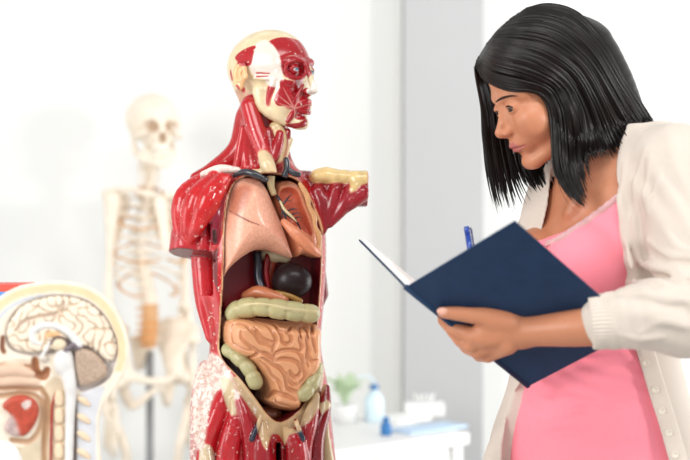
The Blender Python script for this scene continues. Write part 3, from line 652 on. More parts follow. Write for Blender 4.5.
hA([(83, -26, -68), (92, -13, -78), (95, 0, -79), (92, 13, -78), (83, 26, -68)], [3, 4, 4.5, 4, 3], MR, 2)
ring = [(93 - 16 * (1 - math.cos(q)) * .2 - (12 if math.cos(q) < 0 else 0) * abs(math.cos(q)), -31 - 23 * -math.cos(q) * 1, 16 + 20 * math.sin(q)) for q in np.linspace(0, 2 * math.pi, 15)]
hA([(96 - .012 * (y + 10) ** 2 if y < -10 else 96, y, z) for x, y, z in ring], [4.2] * 15, MR, 2.5, 2)
FH = Frame(HT(0, -40, 0), nrm(V(-.25, -1, 0)))
def hp(pts, sm=3, dmin=-12): 
    q = [FH.pix(x, y, 30 * HT.mm) for x, y in pts]
    return prism(FH, smooth_poly(q, sm) if sm else q, dmin * HT.mm, 200 * HT.mm)
def paint(pts, c, kc=.0009, sm=3, dmin=-12): HF.add(hp(pts, sm, dmin), c, 1, 'p', kc)
c382 = lambda L_: [(210 + x / 3.833, 25 + y / 3.833) for x, y in L_]
paint(c382([(222, 62), (262, 42), (310, 45), (352, 72), (378, 108), (386, 150), (372, 172), (340, 122), (300, 118), (276, 140), (262, 108), (245, 82)]), rgb(164, 16, 26, .03), dmin=-60)
paint(c382([(272, 150), (300, 120), (345, 122), (374, 150), (372, 185), (350, 206), (330, 212), (300, 205), (280, 185)]), MR)
paint(c382([(168, 80), (200, 55), (222, 62), (245, 82), (262, 108), (276, 140), (274, 160), (282, 205), (280, 222), (258, 238), (232, 236), (215, 226), (205, 205), (170, 200), (150, 150)]), rgb(226, 216, 206, .55), .003)
paint(c382([(86, 118), (122, 92), (172, 78), (168, 108), (158, 152), (122, 158), (100, 140)]), rgb(170, 24, 32, .08))
paint(c382([(56, 172), (64, 166), (68, 200), (58, 206)]), rgb(170, 40, 44), dmin=-60); paint(c382([(98, 235), (116, 232), (118, 250), (104, 252)]), rgb(176, 60, 58))
paint(c382([(176, 180), (230, 183), (230, 188), (176, 187)]), rgb(182, 60, 58), sm=0); paint(c382([(178, 194), (226, 194), (226, 199), (178, 202)]), rgb(182, 60, 58), sm=0)
paint(c382([(276, 210), (318, 214), (345, 205), (365, 235), (362, 258), (385, 268), (402, 285), (404, 322), (388, 345), (360, 352), (330, 362), (312, 348), (318, 330), (290, 312), (262, 310), (248, 290), (256, 262), (268, 240)]), MR)
paint(c382([(388, 268), (405, 282), (402, 295), (388, 290), (360, 296), (365, 284)]), rgb(178, 60, 62))
paint(c382([(280, 378), (330, 372), (352, 352), (368, 360), (340, 388), (300, 392)]), rgb(150, 20, 30))
paint(c382([(388, 180), (402, 190), (418, 248), (414, 266), (384, 268), (362, 258), (364, 240), (378, 222)]), rgb(230, 224, 216, .35), dmin=-60)
for a, b in (((318, 318), (282, 240)), ((318, 318), (345, 240)), ((318, 318), (262, 268)), ((318, 318), (262, 300)), ((318, 318), (362, 300)), ((318, 318), (322, 362))):
    (x0, y0), (x1, y1) = a, b; dx, dy = nrm(V(x1 - x0, y1 - y0, 0))[:2]
    paint(c382([(x0 - dy * 3, y0 + dx * 3), (x1 - dy * 1, y1 + dx * 1), (x1 + dy * 1, y1 - dx * 1), (x0 + dy * 3, y0 - dx * 3)]), rgb(206, 130, 120), .0007, 0)
headobj = build('head', HF, .00135, M_body, torso)
eyes(HT, 16, 'eye', M_eye, torso, (96, 120, 140), r=12.9)
# ================================================================== the woman
DW = 2.0; SW = DW / FPX
def w(px, py, dz=0): return P(px, py, DW + dz * SW)
def wr(r): return np.asarray(r, float) * SW
woman = thing('person', 'dark haired woman in pink top and cream cardigan reading from an open navy notebook', 'person', (w(600, 0)[0], DW + .03, 0))
M_skin = mat('skin', attr=True, rough=.42, spec=.4, noise=.03, nscale=60, sss=.12)
M_hair = mat('dark_brown_hair', (.075, .05, .046), .38, .38, noise=.35, nscale=40)
def knit(name, col, rough, scale, axis_, strength, noise, wr_=.6, sheen=.25):
    m = mat(name, col, rough, .25, noise=noise, nscale=14, sheen=sheen); nt = m.node_tree; N, L = nt.nodes, nt.links
    tc = N.new('ShaderNodeTexCoord'); wv = N.new('ShaderNodeTexWave'); wv.bands_direction = axis_; wv.inputs['Scale'].default_value = scale; wv.inputs['Distortion'].default_value = wr_; wv.inputs['Detail'].default_value = 2
    L.new(tc.outputs['Object'], wv.inputs[0]); bp = N.new('ShaderNodeBump'); bp.inputs['Strength'].default_value = strength; bp.inputs['Distance'].default_value = .0015
    L.new(wv.outputs['Fac'], bp.inputs['Height']); L.new(bp.outputs[0], N['Principled BSDF'].inputs['Normal']); return m
M_pink = knit('pink_ribbed_jersey', (.985, .565, .63), .8, 110, 'X', .25, .035)
M_knit = knit('cream_fine_knit', (.835, .79, .745), .9, 160, 'Z', .22, .03)
M_rib = mat('cream_rib_knit', (.845, .80, .755), .9, .2, noise=.03, nscale=30, sheen=.25)
SKIN = rgb(194, 130, 97); LIP = rgb(172, 96, 92)
WF = nrm(V(-.77, -.64, 0)); WU = V(.64, -.77, 0)          # chest direction, her left
# ---- trunk measured as rings: py, centre px, depth, half width, half depth
rings = [(128, 616, 22, 62, 34), (150, 616, 22, 80, 42), (190, 609, 20, 92, 52), (240, 601, 20, 90, 62), (300, 597, 20, 82, 59), (350, 595, 20, 79, 57), (395, 596, 20, 88, 64), (430, 598, 20, 104, 74), (460, 599, 20, 112, 78), (500, 602, 22, 116, 78), (545, 604, 24, 112, 72)]
def trunk(ofs=0, lo=None, hi=None, ofl=None):
    st = []
    for py, cx, dz, a, b in rings:
        if lo is not None and py > lo: continue
        o = ofs if ofl is None else np.interp(py, ofl[0], ofl[1])
        c = w(cx, py, dz); st.append((c[2], c[0], c[1], (a + o) * SW, (b + o) * SW))
    return loft(st, WF)
def bust(F_, col, o=0):
    F_.add(ell(w(584, 268, -42), wr([36 + o, 36 + o, 40 + o])), col, wr(14)); F_.add(ell(w(536, 268, 8), wr([34 + o, 36 + o, 40 + o])), col, wr(14))
TH_, PH_ = math.radians(13), math.radians(25)
f0 = V(-math.cos(TH_), -math.sin(TH_), 0); hfw = f0 * math.cos(PH_) - V(0, 0, 1) * math.sin(PH_); hup = V(0, 0, 1) * math.cos(PH_) + f0 * math.sin(PH_); hlf = V(-f0[1], f0[0], 0)
HW = HeadFrame(w(546.5, 89, 0), hfw, hlf, hup, .58 * SW)
BF = Field()
BF.add(trunk(), SKIN, .004); bust(BF, SKIN)
BF.add(chain([w(556, 108, 4), w(578, 132, 10), w(606, 160, 20), w(612, 182, 22)], wr([34, 33, 38, 52]), 4), SKIN, wr(16))
BF.add(chain([w(592, 150, -26), w(584, 185, -22), w(570, 212, -20)], wr([7, 7, 4]), 4), SKIN, wr(14))
SH, EL, WRI = (674, 162, -58), (697, 318, -138), (522, 332, -113)
BF.add(chain([w(*SH), w(688, 240, -92), w(*EL)], wr([34, 29, 24]), 4), SKIN, wr(14))
BF.add(chain([w(*EL), w(640, 320, -142), w(585, 327, -133), w(540, 330.5, -119), w(*WRI)], wr([19, 19, 17.5, 14.5, 14.5]), 4), SKIN, wr(8))
# near hand, its back to the room: palm, thumb along the cover, fingers closing round the spine
BF.add(chain([w(520, 332, -113), w(500, 331, -114), w(486, 334, -114)], wr([14.5, 16, 13.5]), 3, ((0, 1, 0), .72)), SKIN, wr(6))
MC = [(474, 336, -110), (472, 344, -105), (478, 351, -101), (488, 355, -96)]
for i, m_ in enumerate(MC): BF.add(chain([w(508, 327 + i * 6, -114), w(*m_)], wr([9, 8.2 - .5 * i])), SKIN, wr(3))
FN = [[(453, 329, -98), (444, 321, -72), (442, 317, -48)], [(461, 341, -80), (451, 330, -50), (447, 325, -26)], [(467, 348, -74), (459, 340, -44), (455, 335, -20)], [(479, 356, -72), (471, 347, -48), (468, 343, -28)]]
for i, (m_, fs) in enumerate(zip(MC, FN)): BF.add(chain([w(*m_)] + [w(*p) for p in fs], wr([8.2 - .4 * i, 6.6 - .35 * i, 5.8 - .35 * i, 4.8 - .3 * i]), 1), SKIN, wr(2))
BF.add(chain([w(512, 324, -116), w(490, 318, -120), w(472, 315.5, -123), w(456, 313.5, -122), w(443, 312.5, -121)], wr([10, 9.4, 7.4, 6.4, 5.2]), 3), SKIN, wr(4))
BF.add(ell(w(442, 311, -125.5), wr([5, 2, 3.6])), rgb(232, 178, 158), wr(.8))
BF.add(chain([w(506, 322, -119), w(494, 322, -120), w(486, 328, -116)], wr([8, 8, 5]), 3), SKIN, wr(6))
# far arm, bent behind the notebook, hand round the pen
SH2, EL2, WR2 = (560, 206, 96), (527, 342, 108), (497, 290, -30)
BF.add(chain([w(*SH2), w(*EL2)], wr([32, 24])), SKIN, wr(12)); BF.add(chain([w(*EL2), w(512, 315, 35), w(*WR2)], wr([24, 19, 14])), SKIN, wr(8))
BF.add(chain([w(*WR2), w(488, 276, -58)], wr([14, 16]), 1, ((1, 0, 0), .7)), SKIN, wr(5))
for i, (a, b, c, d_) in enumerate((((482, 264, -64), (474, 258, -76), (471, 268, -84), (473, 276, -86)), ((480, 272, -70), (471, 268, -80), (471, 276, -86), (475, 282, -84)), ((480, 280, -72), (472, 278, -80), (474, 286, -84), (478, 288, -80)), ((482, 287, -68), (476, 288, -76), (478, 293, -78), (482, 293, -74)))):
    BF.add(chain([w(488, 276 + 3 * i, -52), w(*a), w(*b), w(*c), w(*d_)], wr([8, 6.6, 6, 5.4, 4.6])), SKIN, wr(2))
BF.add(chain([w(492, 272, -44), w(480, 258, -52), w(473, 260, -66), w(472, 268, -76)], wr([8, 6.6, 6, 5])), SKIN, wr(2))
# legs and feet
for s_ in (1, -1):
    hp_ = V(*w(603, 0, 22)[:2], 0) + WU * s_ * .085; foot = hp_ + V(.0, .0, 0) + WU * s_ * .01
    BF.add(chain([V(hp_[0], hp_[1], .86), V(foot[0], foot[1], .47) + WF * .01, V(foot[0], foot[1], .09)], [.078, .052, .036], 4), SKIN, .02)
    BF.add(chain([V(foot[0], foot[1], .045) - WF * .02, V(foot[0], foot[1], .035) + WF * .15], [.032, .024]), SKIN, .02)
head(BF, HW, SKIN, ez=-1, top=50, female=True, lips=LIP, k=6, socket=1.0, jaw=.96, earside=(), nose=1.0)
xs = axis([(.105, .36, .0016), (.36, .64, .0045)]); ys = axis([(1.74, 2.0, .0017), (2.0, 2.3, .004)]); zs = axis([(-.01, 1.05, .007), (1.05, 1.20, .0017), (1.20, 1.36, .003), (1.36, 1.62, .0016)])
build('body', BF, .002, M_skin, woman, (xs, ys, zs), 1)
eyes(HW, -1, 'eye', M_eye, woman, (66, 44, 32), look=(1, .22, -.22))

def on(F_, pts, lift, dflt=2.0):
    out = []
    for px, py in pts:
        h = hit(F_, px, py, lift=lift); out.append(h if h is not None else (P(px, py, dflt) if not out else P(px, py, out[-1][1])))
    return np.array(out)
M_brow = mat('dark_brow', (.10, .07, .06), .6, .2); M_lash = mat('dark_lash', (.05, .035, .035), .5, .2)
FHD = Field(); FHD.ops = [o for o in BF.ops]
tube('eyebrow', on(FHD, [(494.5, 104.5), (498, 100.5), (503, 97.8), (510, 96), (517.5, 96)], .0004), wr([.4, .95, 1.2, .95, .25]), M_brow, woman, 8, 4, .5, (0, -1, 0))
def lidpts(z_, top):                               # along the lids, in the head's own measure
    return [HW(77.5 + 13.6 * math.cos(a) * math.cos(b), 31 + 13.9 * math.sin(a) + .5, -1 + 13.4 * math.sin(b)) for a, b in z_]
tube('eyelash', lidpts([(-.75, .02), (-.4, .27), (0, .36), (.45, .30), (.85, .10), (1.05, -.02)], 1), np.array([.6, 1.4, 1.8, 1.8, 1.5, .5]) * HW.mm, M_lash, woman, 6, 4)
tube('eyelash', lidpts([(-.6, -.22), (0, -.38), (.5, -.30), (.9, -.08)], 0), np.array([.25, .45, .5, .4]) * HW.mm, M_lash, woman, 6, 4)

# ---- pink top
PF = Field(); PF.add(trunk(2.6, hi=150), rgb(229, 112, 134), .004); bust(PF, rgb(229, 112, 134), 2.4)
FV2 = Frame(w(600, 300, 0), (0, -1, 0)); vq = lambda pts, dz=0, sm=0: (smooth_poly([FV2.pix(x, y, -dz * SW) for x, y in pts], sm) if sm else [FV2.pix(x, y, -dz * SW) for x, y in pts])
for pts, r in (([(560, 362, -36), (585, 352, -44), (620, 350, -46)], [2, 3.5, 2]), ([(545, 380, -24), (580, 366, -44), (628, 360, -48)], [2, 3, 1.5]), ([(530, 398, -8), (560, 392, -36), (600, 396, -48)], [1.5, 2.6, 1]),
               ([(540, 420, -18), (580, 410, -46), (625, 404, -52)], [1, 2.6, 1.2]), ([(525, 440, -4), (570, 432, -42), (630, 440, -56)], [1, 2.2, 1.2]), ([(600, 345, -46), (625, 352, -48), (640, 366, -46)], [2, 3, 1])):
    q = [hit(PF, x, y, lift=-r_ * SW * .3) for (x, y, _), r_ in zip(pts, r)]; q = [a if a is not None else w(*p) for a, p in zip(q, pts)]
    PF.add(chain(q, wr(r) * 1.25, 5), rgb(229, 112, 134), wr(4))
zr = w(0, 372)[2]
PF.add((lambda p: -.0012 * np.sin(2 * math.pi * (p[:, 2] + .32 * p[:, 0] + .004 * np.sin(p[:, 0] * 40)) / .023) * np.exp(-((p[:, 2] - zr) / .045) ** 2) * np.clip(1.2 - 4 * np.abs(p[:, 0] - .36), 0, 1), (w(460, 520, -200), w(720, 280, 120))), (-1, 0, 0), .001, 'd')
PF.add(prism(FV2, vq([(470, 100), (700, 100), (700, 150), (640, 172), (616, 195), (592, 214), (566, 232), (545, 240), (500, 246)], -40, 0), -1, 1), rgb(229, 112, 134), wr(1), 's')
PF.add((lambda p: p[:, 2] - w(0, 536)[2], (w(400, 600, -300), w(800, 520, 300))), rgb(229, 112, 134), wr(1), 's')
build('tank_top', PF, .003, M_pink, woman, it=1)
edge = [(640, 174), (628, 186), (616, 196.5), (604, 206), (592, 215), (579, 224), (566, 233), (556, 238), (546, 241)]
tr_ = catmull(on(PF, [(x, y + 2.5) for x, y in edge], .001), 6)
v, f = [], []; sweep(v, f, tr_, wr(3.0 + .9 * np.abs(np.sin(np.arange(len(tr_)) * .9))), 8, .35, (0, -1, .2)); mesh_arrays('lace_trim', v, f, knit('pale_pink_lace', (.90, .72, .72), .9, 300, 'X', .6, .10), woman)['label'] = 'pale lace trim'

# ---- cardigan
CF = Field(); CK = rgb(220, 205, 188)
CF.add(trunk(9, ofl=([128, 300, 380, 460, 545], [7, 9, 12, 17, 20])), CK, .006)
CF.add(chain([w(676, 168, -54), w(690, 240, -92), w(699, 305, -132), w(684, 318, -142)], wr([41, 41, 38, 36]), 5), CK, wr(16))
CF.add(chain([w(690, 312, -140), w(650, 316, -146), w(606, 321, -140)], wr([37, 31, 24]), 4), CK, wr(8))
CF.add(chain([w(*SH2), w(536, 260, 108), w(*EL2)], wr([33, 32, 31]), 3), CK, wr(14)); CF.add(chain([w(*EL2), w(512, 315, 35), w(502, 300, -5)], wr([31, 26, 22]), 3), CK, wr(8))
CF.add(chain([w(532, 388, 34), w(512, 425, 26), w(497, 460, 20), w(490, 520, 20)], wr([7, 11, 14, 15]), 4), CK, wr(6))
CF.add(chain([w(612, 164, 20), w(646, 162, -20), w(676, 166, -50)], wr([20, 31, 38]), 3), CK, wr(14))
# cut away above: hollow neck opening and front
cut = [(596, 60), (628, 128), (622, 150), (615, 178), (614, 200), (618, 240), (625, 290), (634, 342), (648, 396), (665, 456), (690, 560), (505, 560), (510, 456), (519, 410), (532, 385), (540, 330), (545, 260), (548, 235), (556, 205), (566, 150)]
armsafe = chain([w(*SH), w(688, 240, -92), w(*EL), w(640, 320, -143), w(592, 322, -137)], wr([44, 44, 42, 40, 40]), 4)
cfn = prism(FV2, vq(cut, -50, 0), -.03, .5)
CF.add((lambda p: np.maximum(cfn[0](p), -armsafe[0](p)), cfn[1]), CK, wr(3), 's')
nk = chain([w(590, 118, 0), w(612, 150, 10), w(600, 215, -30)], wr([40, 38, 30]))
CF.add((lambda p: np.maximum(nk[0](p), -armsafe[0](p)), nk[1]), CK, wr(2), 's')
# gathered folds
def fold(pts, r, k=4, sink=.5, op='u'):
    q = []
    for x, y in pts:
        h_ = hit(CF, x, y, 1.5, 2.4, -sink * np.max(r) * SW); q.append(h_ if h_ is not None else (q[-1] if q else w(x, y, -100)))
    CF.add(chain(q, wr(r), 5), CK, wr(k), op)
for pts, r in (([(640, 262), (660, 270), (689, 268)], [1.5, 3.6, 3]), ([(630, 284), (655, 282), (680, 288)], [1.5, 3.8, 2.5]), ([(612, 302), (640, 296), (668, 302), (689, 300)], [1, 3, 3.5, 2]),
               ([(640, 332), (660, 322), (684, 326)], [1.5, 3, 2.5]), ([(646, 150), (638, 180), (636, 220), (640, 256)], [1, 3, 3, 1.5]), ([(652, 158), (646, 190), (650, 215)], [1, 2.6, 1]), ([(668, 162), (652, 196), (646, 214)], [1, 2.4, 1]),
               ([(625, 165), (622, 200), (626, 240), (634, 282)], [1, 2.4, 2.4, 1]), ([(664, 230), (676, 244), (690, 252)], [1, 2.4, 2]), ([(620, 334), (640, 338), (662, 336)], [1, 2.6, 1.5]), ([(648, 240), (668, 256), (690, 258)], [1, 3, 2])):
    fold(pts, np.array(r) * 1.35, 3, .4)
for pts, r in (([(634, 274), (656, 276), (689, 280)], [1.2, 2.2, 1.5]), ([(650, 252), (670, 262), (690, 262)], [1, 1.8, 1.4]), ([(644, 160), (642, 190), (644, 230)], [.8, 1.8, 1]), ([(622, 294), (650, 290), (680, 296)], [.8, 1.8, 1])):
    fold(pts, r, 3, -.2, 's')
zc = w(0, 520)[2]
ce, cs_ = w(672, 290, -130), w(652, 200, -80)
CF.add((lambda p: -.0030 * np.sin(2 * math.pi * (p[:, 2] + .42 * p[:, 0] + .008 * np.sin(p[:, 0] * 40)) / .034) * np.exp(-((p[:, 2] - ce[2]) / .05) ** 2 - ((p[:, 0] - ce[0]) / .075) ** 2), (w(580, 380, -260), w(760, 200, 60))), (-1, 0, 0), .001, 'd')
CF.add((lambda p: -.0024 * np.sin(2 * math.pi * (p[:, 0] + .28 * p[:, 2] + .006 * np.sin(p[:, 2] * 38)) / .030) * np.exp(-((p[:, 0] - cs_[0]) / .045) ** 2 - ((p[:, 2] - cs_[2]) / .085) ** 2), (w(580, 320, -260), w(740, 110, 60))), (-1, 0, 0), .001, 'd')
zf = w(0, 430)[2]
CF.add((lambda p: -.0016 * np.sin(2 * math.pi * (p[:, 0] + .30 * p[:, 2]) / .034) * np.exp(-((p[:, 2] - zf) / .07) ** 2) * np.clip((p[:, 0] - w(672, 0)[0]) * 40, 0, 1), (w(600, 520, -260), w(760, 330, 60))), (-1, 0, 0), .001, 'd')
CF.add((lambda p: p[:, 2] - zc, (w(380, 640, -400), w(860, 515, 400))), CK, wr(1), 's')
xs = axis([(.13, .60, .0028)]); 
build('cardigan', CF, .0024, M_knit, woman, it=1)
# ribbed cuff
c0, c1 = w(618, 320, -141), w(590, 322.5, -137.5); ax_ = nrm(c1 - c0); x_ = nrm(np.cross(ax_, V(0, 0, 1))); y_ = np.cross(ax_, x_)
def cuff(name, c0, c1, r0, r1, n=44):
    ax_ = nrm(c1 - c0); x_ = nrm(np.cross(ax_, V(0, 0, 1))); y_ = np.cross(ax_, x_); v, f = [], []; N_ = n * 6; L_ = np.linalg.norm(c1 - c0)
    prof = [(0, 1.0), (.1, 1.02), (.3, 1.03), (.5, 1.0), (.7, 1.03), (.9, 1.02), (.98, 1.0), (1, .95), (.98, .86), (.6, .84)]
    for s_, k_ in prof:
        for t_ in np.linspace(0, 2 * math.pi, N_, endpoint=False):
            rr = (r0 + (r1 - r0) * s_) * k_ * (1 + .018 * math.cos(t_ * n)); v.append(c0 + ax_ * s_ * L_ + (x_ * math.cos(t_) + y_ * math.sin(t_)) * rr)
    for i in range(len(prof) - 1):
        for j in range(N_): k_ = (j + 1) % N_; f.append((i * N_ + j, i * N_ + k_, (i + 1) * N_ + k_, (i + 1) * N_ + j))
    return v, f
card = bpy.data.objects['cardigan']
v, f = cuff('cuff', c0, c1, wr(25.5), wr(23.5)); mesh_arrays('cuff', v, f, M_rib, card)
v, f = cuff('cuff', w(506, 305, 12), w(500, 296, -14), wr(23), wr(20)); mesh_arrays('cuff', v, f, M_rib, card)
# button band and buttons
bl = [(619, 300), (629, 325), (637, 345), (645, 372), (652, 395), (660, 420), (668, 448), (677, 480)]
q = on(CF, [(x + 7, y) for x, y in bl], .0005)
q = np.vstack([q[3] + (q[3] - q[4]) * 2.2 + V(0, .006, 0), q[3] + (q[3] - q[4]) * 1.1, q[3:]])
v, f = [], []; sweep(v, f, catmull(q, 6), wr(8.5), 10, .16, (0, -1, 0)); mesh_arrays('button_band', v, f, M_rib, card)
M_btn = mat('pearl_button', (.90, .86, .80), .25, .5)
for px, py in ((646, 363), (655.5, 390), (662, 411), (669, 433), (675, 455)):
    c = hit(CF, px, py, lift=.0022)
    if c is None: continue
    n_ = nrm(V(-.25, -1, .05))
    b_ = lathe('button', [(wr(.1), .0004), (wr(1.9), .0006), (wr(2.4), .0014), (wr(3.4), .0014), (wr(3.6), .0004), (wr(3.4), -.0012), (0, -.0014)], c, M_btn, card, 20, up=n_)
# trousers and shoes (below the picture)
TF_ = Field(); TF_.add(loft([(w(0, py)[2], *w(cx, py, dz)[:2], (a - 1.5) * SW, (b - 1.5) * SW) for py, cx, dz, a, b in rings[-2:]], WF), (.1, .12, .18), .01)
M_denim = mat('dark_denim', (.16, .19, .27), .85, .2, noise=.12, nscale=90); M_shoe = mat('black_leather', (.05, .05, .05), .35, .5)
SHF = []
for s_ in (1, -1):
    hp_ = V(*w(603, 0, 22)[:2], 0) + WU * s_ * .085; foot = hp_ + WU * s_ * .01
    TF_.add(chain([V(hp_[0], hp_[1], .86), V(foot[0], foot[1], .47) + WF * .01, V(foot[0], foot[1], .10)], [.088, .066, .056], 4), (.1, .12, .18), .02)
    S_ = Field(); S_.add(chain([V(foot[0], foot[1], .05) - WF * .03, V(foot[0], foot[1], .045) + WF * .06, V(foot[0], foot[1], .036) + WF * .16], [.05, .044, .036], 3), (.05, .05, .05), .004)
    S_.add((lambda p: p[:, 2] - .001, (V(0, 1.5, -.1), V(1.2, 2.6, .01))), (.05, .05, .05), .002, 's'); SHF.append(S_)
build('trousers', TF_, .006, M_denim, woman)
for S_ in SHF: build('shoe', S_, .004, M_shoe, woman)
# ================================================================== her hair
HB = Field()
HB.add(ell(HW(-12, 0, 54), np.array([97, 79, 81]) * HW.mm, HW.M), (.1, .1, .1), .004)
HB.add(chain([w(575, 60, 2), w(598, 88, 2), w(622, 112, 4), w(640, 124, 2)], wr([44, 36, 22, 9]), 4), (.1, .1, .1), wr(10))
HB.add(chain([w(572, 80, 4), w(584, 118, 12), w(596, 140, 18)], wr([40, 34, 20]), 3), (.1, .1, .1), wr(10))
HB.add(ell(HW(104, 0, -30), np.array([66, 84, 84]) * HW.mm, HW.M), (.1, .1, .1), wr(3), 's')
HB.add(ell(HW(40, 0, -80), np.array([62, 84, 80]) * HW.mm, HW.M), (.1, .1, .1), wr(3), 's')
res = .003
lo = np.min([o[2][0] for o in HB.ops if o[0] == 'u'], 0) - .01; hi = np.max([o[2][1] for o in HB.ops if o[0] == 'u'], 0) + .01
axs = [np.arange(lo[i], hi[i], res) for i in range(3)]; D_ = HB.grid(*axs, .012); hp0, hF = surfnet(D_, *axs)
hv = [x for x in relax(hp0, hF, 2)]; hf_ = [tuple(x) for x in hF]
def capz(px, py):                                   # depth of the hair's near surface over the skull
    q = 1 - ((px - 545) / 70) ** 2 - ((py - 62) / 60) ** 2
    return -50 * math.sqrt(max(q, 0))
near = [[(477, 67), (487, 80), (508, 89), (534, 91), (548, 103), (553, 130), (555, 165), (567, 191), (585, 208)],
        [(478, 61), (494, 73), (520, 80), (546, 89), (558, 110), (561, 140), (564, 170), (574, 194), (588, 208)],
        [(481, 55), (502, 62), (530, 70), (556, 84), (570, 110), (574, 140), (575, 165), (580, 185), (587, 200)],
        [(484, 49), (508, 54), (537, 62), (564, 80), (579, 106), (584, 130), (587, 148), (588, 156), (590, 162)],
        [(489, 41), (516, 42), (547, 50), (576, 70), (594, 100), (604, 124), (611, 140), (615, 148), (620, 154)],
        [(498, 30), (528, 26), (559, 34), (588, 58), (607, 88), (620, 112), (630, 128), (637, 137), (643, 143)],
        [(512, 18), (540, 14), (568, 22), (596, 47), (615, 78), (630, 102), (641, 118), (648, 126), (653, 132)],
        [(526, 9), (550, 6), (577, 14), (603, 42), (621, 73), (636, 98), (647, 115), (653, 123), (657, 129)]]
nd = [[0, -4, -14, -40, -46, -47, -46, -52, -62], [0, -8, -24, -44, -50, -51, -50, -54, -63], [0, -12, -30, -47, -52, -53, -52, -54, -60], [0, -14, -34, -48, -50, -50, -48, -47, -46], [0, -16, -36, -47, -46, -42, -38, -36, -34], [0, -18, -36, -42, -38, -32, -28, -26, -26], [0, -16, -28, -32, -28, -24, -22, -21, -20], [4, -4, -8, -8, -6, -6, -8, -10, -12]]
near = [np.array([(x, y, z) for (x, y), z in zip(g, d)], float) for g, d in zip(near, nd)]
# the same fall of hair on the far side, hanging in front of the far shoulder
far = [np.array(g, float) for g in ([(475, 68, 2), (478, 82, 14), (483, 108, 28), (484, 135, 34), (487, 165, 36), (492, 192, 36), (498, 213, 36)],
       [(476, 64, 4), (481, 82, 20), (488, 108, 36), (492, 135, 42), (496, 165, 44), (500, 190, 44), (506, 212, 42)],
       [(478, 58, 6), (486, 80, 28), (496, 108, 42), (500, 138, 47), (506, 168, 48), (512, 192, 47), (518, 214, 44)],
       [(482, 52, 8), (496, 76, 36), (508, 108, 47), (514, 140, 50), (518, 164, 50), (526, 182, 48), (538, 196, 44)],
       [(488, 44, 10), (508, 70, 40), (524, 108, 50), (530, 140, 52), (536, 164, 50), (544, 182, 46), (552, 196, 40)],
       [(500, 32, 12), (530, 60, 44), (548, 108, 52), (554, 140, 52), (560, 165, 48), (568, 185, 40), (572, 198, 30)])]
back = [np.array(g, float) for g in ([(526, 9, 4), (550, 5, 6), (577, 13, 8), (603, 41, 8), (621, 73, 6), (636, 98, 4), (646, 114, 2), (657, 129, -6)],
        [(520, 14, 10), (550, 10, 24), (582, 22, 34), (606, 50, 34), (620, 82, 30), (630, 104, 24), (638, 120, 18), (644, 132, 12)],
        [(512, 22, 14), (545, 22, 38), (585, 40, 46), (600, 70, 46), (610, 98, 40), (616, 116, 34), (622, 130, 28), (626, 140, 24)],
        [(505, 30, 16), (540, 46, 46), (575, 66, 52), (592, 92, 50), (598, 112, 46), (602, 128, 42), (606, 142, 38), (608, 150, 36)])]
FB_ = Field(); FB_.ops = [o for o in BF.ops if o[0] != 'p']; CH_ = Field(); CH_.ops = CF.ops
HB2 = Field(); HB2.add(ell(HW(-12, 0, 54), np.array([102, 85, 87]) * HW.mm, HW.M), k=.004); HB2.ops += HB.ops[1:3]
def drape(g, lift=2.4, far=False):                  # lay a lock on the head, and in front of neck, shoulder and cardigan
    o = g.copy()
    for i, (x, y, z) in enumerate(g):
        hs = [hit(F_, x, y, 1.7, 2.3) for F_ in ((HB2, FB_) if y < 150 else (CH_,) if far else (HB2, FB_, CH_))]; ds = [(h[1] - DW) / SW - lift for h in hs if h is not None]
        if far: ds = [d for d in ds if y > 150 and x > 515]
        if ds: o[i, 2] = min(ds) if (y < 150 and not far and hs[0] is not None) else min(z, min(ds))
    return o
far = [drape(g, far=True) for g in far]
near = [drape(catmull(g, 3)) for g in near]; far = [catmull(g, 3) for g in far]
for g in near:
    g[1:-1, 2] = (g[:-2, 2] + 2 * g[1:-1, 2] + g[2:, 2]) / 4
rs = np.random.default_rng(5)
def fall(gs, n, r, jit, u0=0., u1=1., flat=.45, tipj=.2, skip=None):
    for i in range(n):
        u = u0 + (u1 - u0) * (i + rs.random()) / n; s_ = u * (len(gs) - 1); a = min(int(s_), len(gs) - 2); t_ = s_ - a
        L0, L1 = gs[a], gs[a + 1]; m = min(len(L0), len(L1)); g = L0[:m] * (1 - t_) + L1[:m] * t_
        if skip and skip(u): continue
        q = catmull(g, 2 if len(g) > 12 else 5); keep = 1 - tipj * rs.random(); q = q[:max(6, int(len(q) * keep))]
        k = np.linspace(0, 1, len(q)); o = rs.normal(0, jit, 3); ph = rs.random() * 6
        q = q + np.outer(.25 + .75 * k, o) + np.outer(np.sin(k * 5 + ph) * k, rs.normal(0, jit * .5, 3))
        pts = np.array([w(*p) for p in q]); rr = r * (.7 + .6 * rs.random()) * np.interp(k, [0, .1, .75, 1], [.6, 1, .95, .12])
        sweep(hv, hf_, pts, wr(rr), 5, flat, (0, -1, .3))
fall(near, 300, 1.9, 1.1); fall(near, 150, .9, 1.9, tipj=.05); fall(far, 110, 1.5, 1.2, skip=lambda u: .30 < u < .36 or .52 < u < .56); fall(far, 50, .7, 2.2); fall(far[3:], 70, 1.4, 1.6); fall(back, 140, 2.0, 1.2)
fall(near, 34, .28, 3.6, tipj=.02); fall(far, 16, .26, 3.2, tipj=.02)
fall([near[0] + V(0, 0, -2), near[1] + V(0, 0, -3)], 26, 1.2, 1.6)
hf3 = [x for x in hf_]
mesh_arrays('hair', hv, hf3, M_hair, woman)
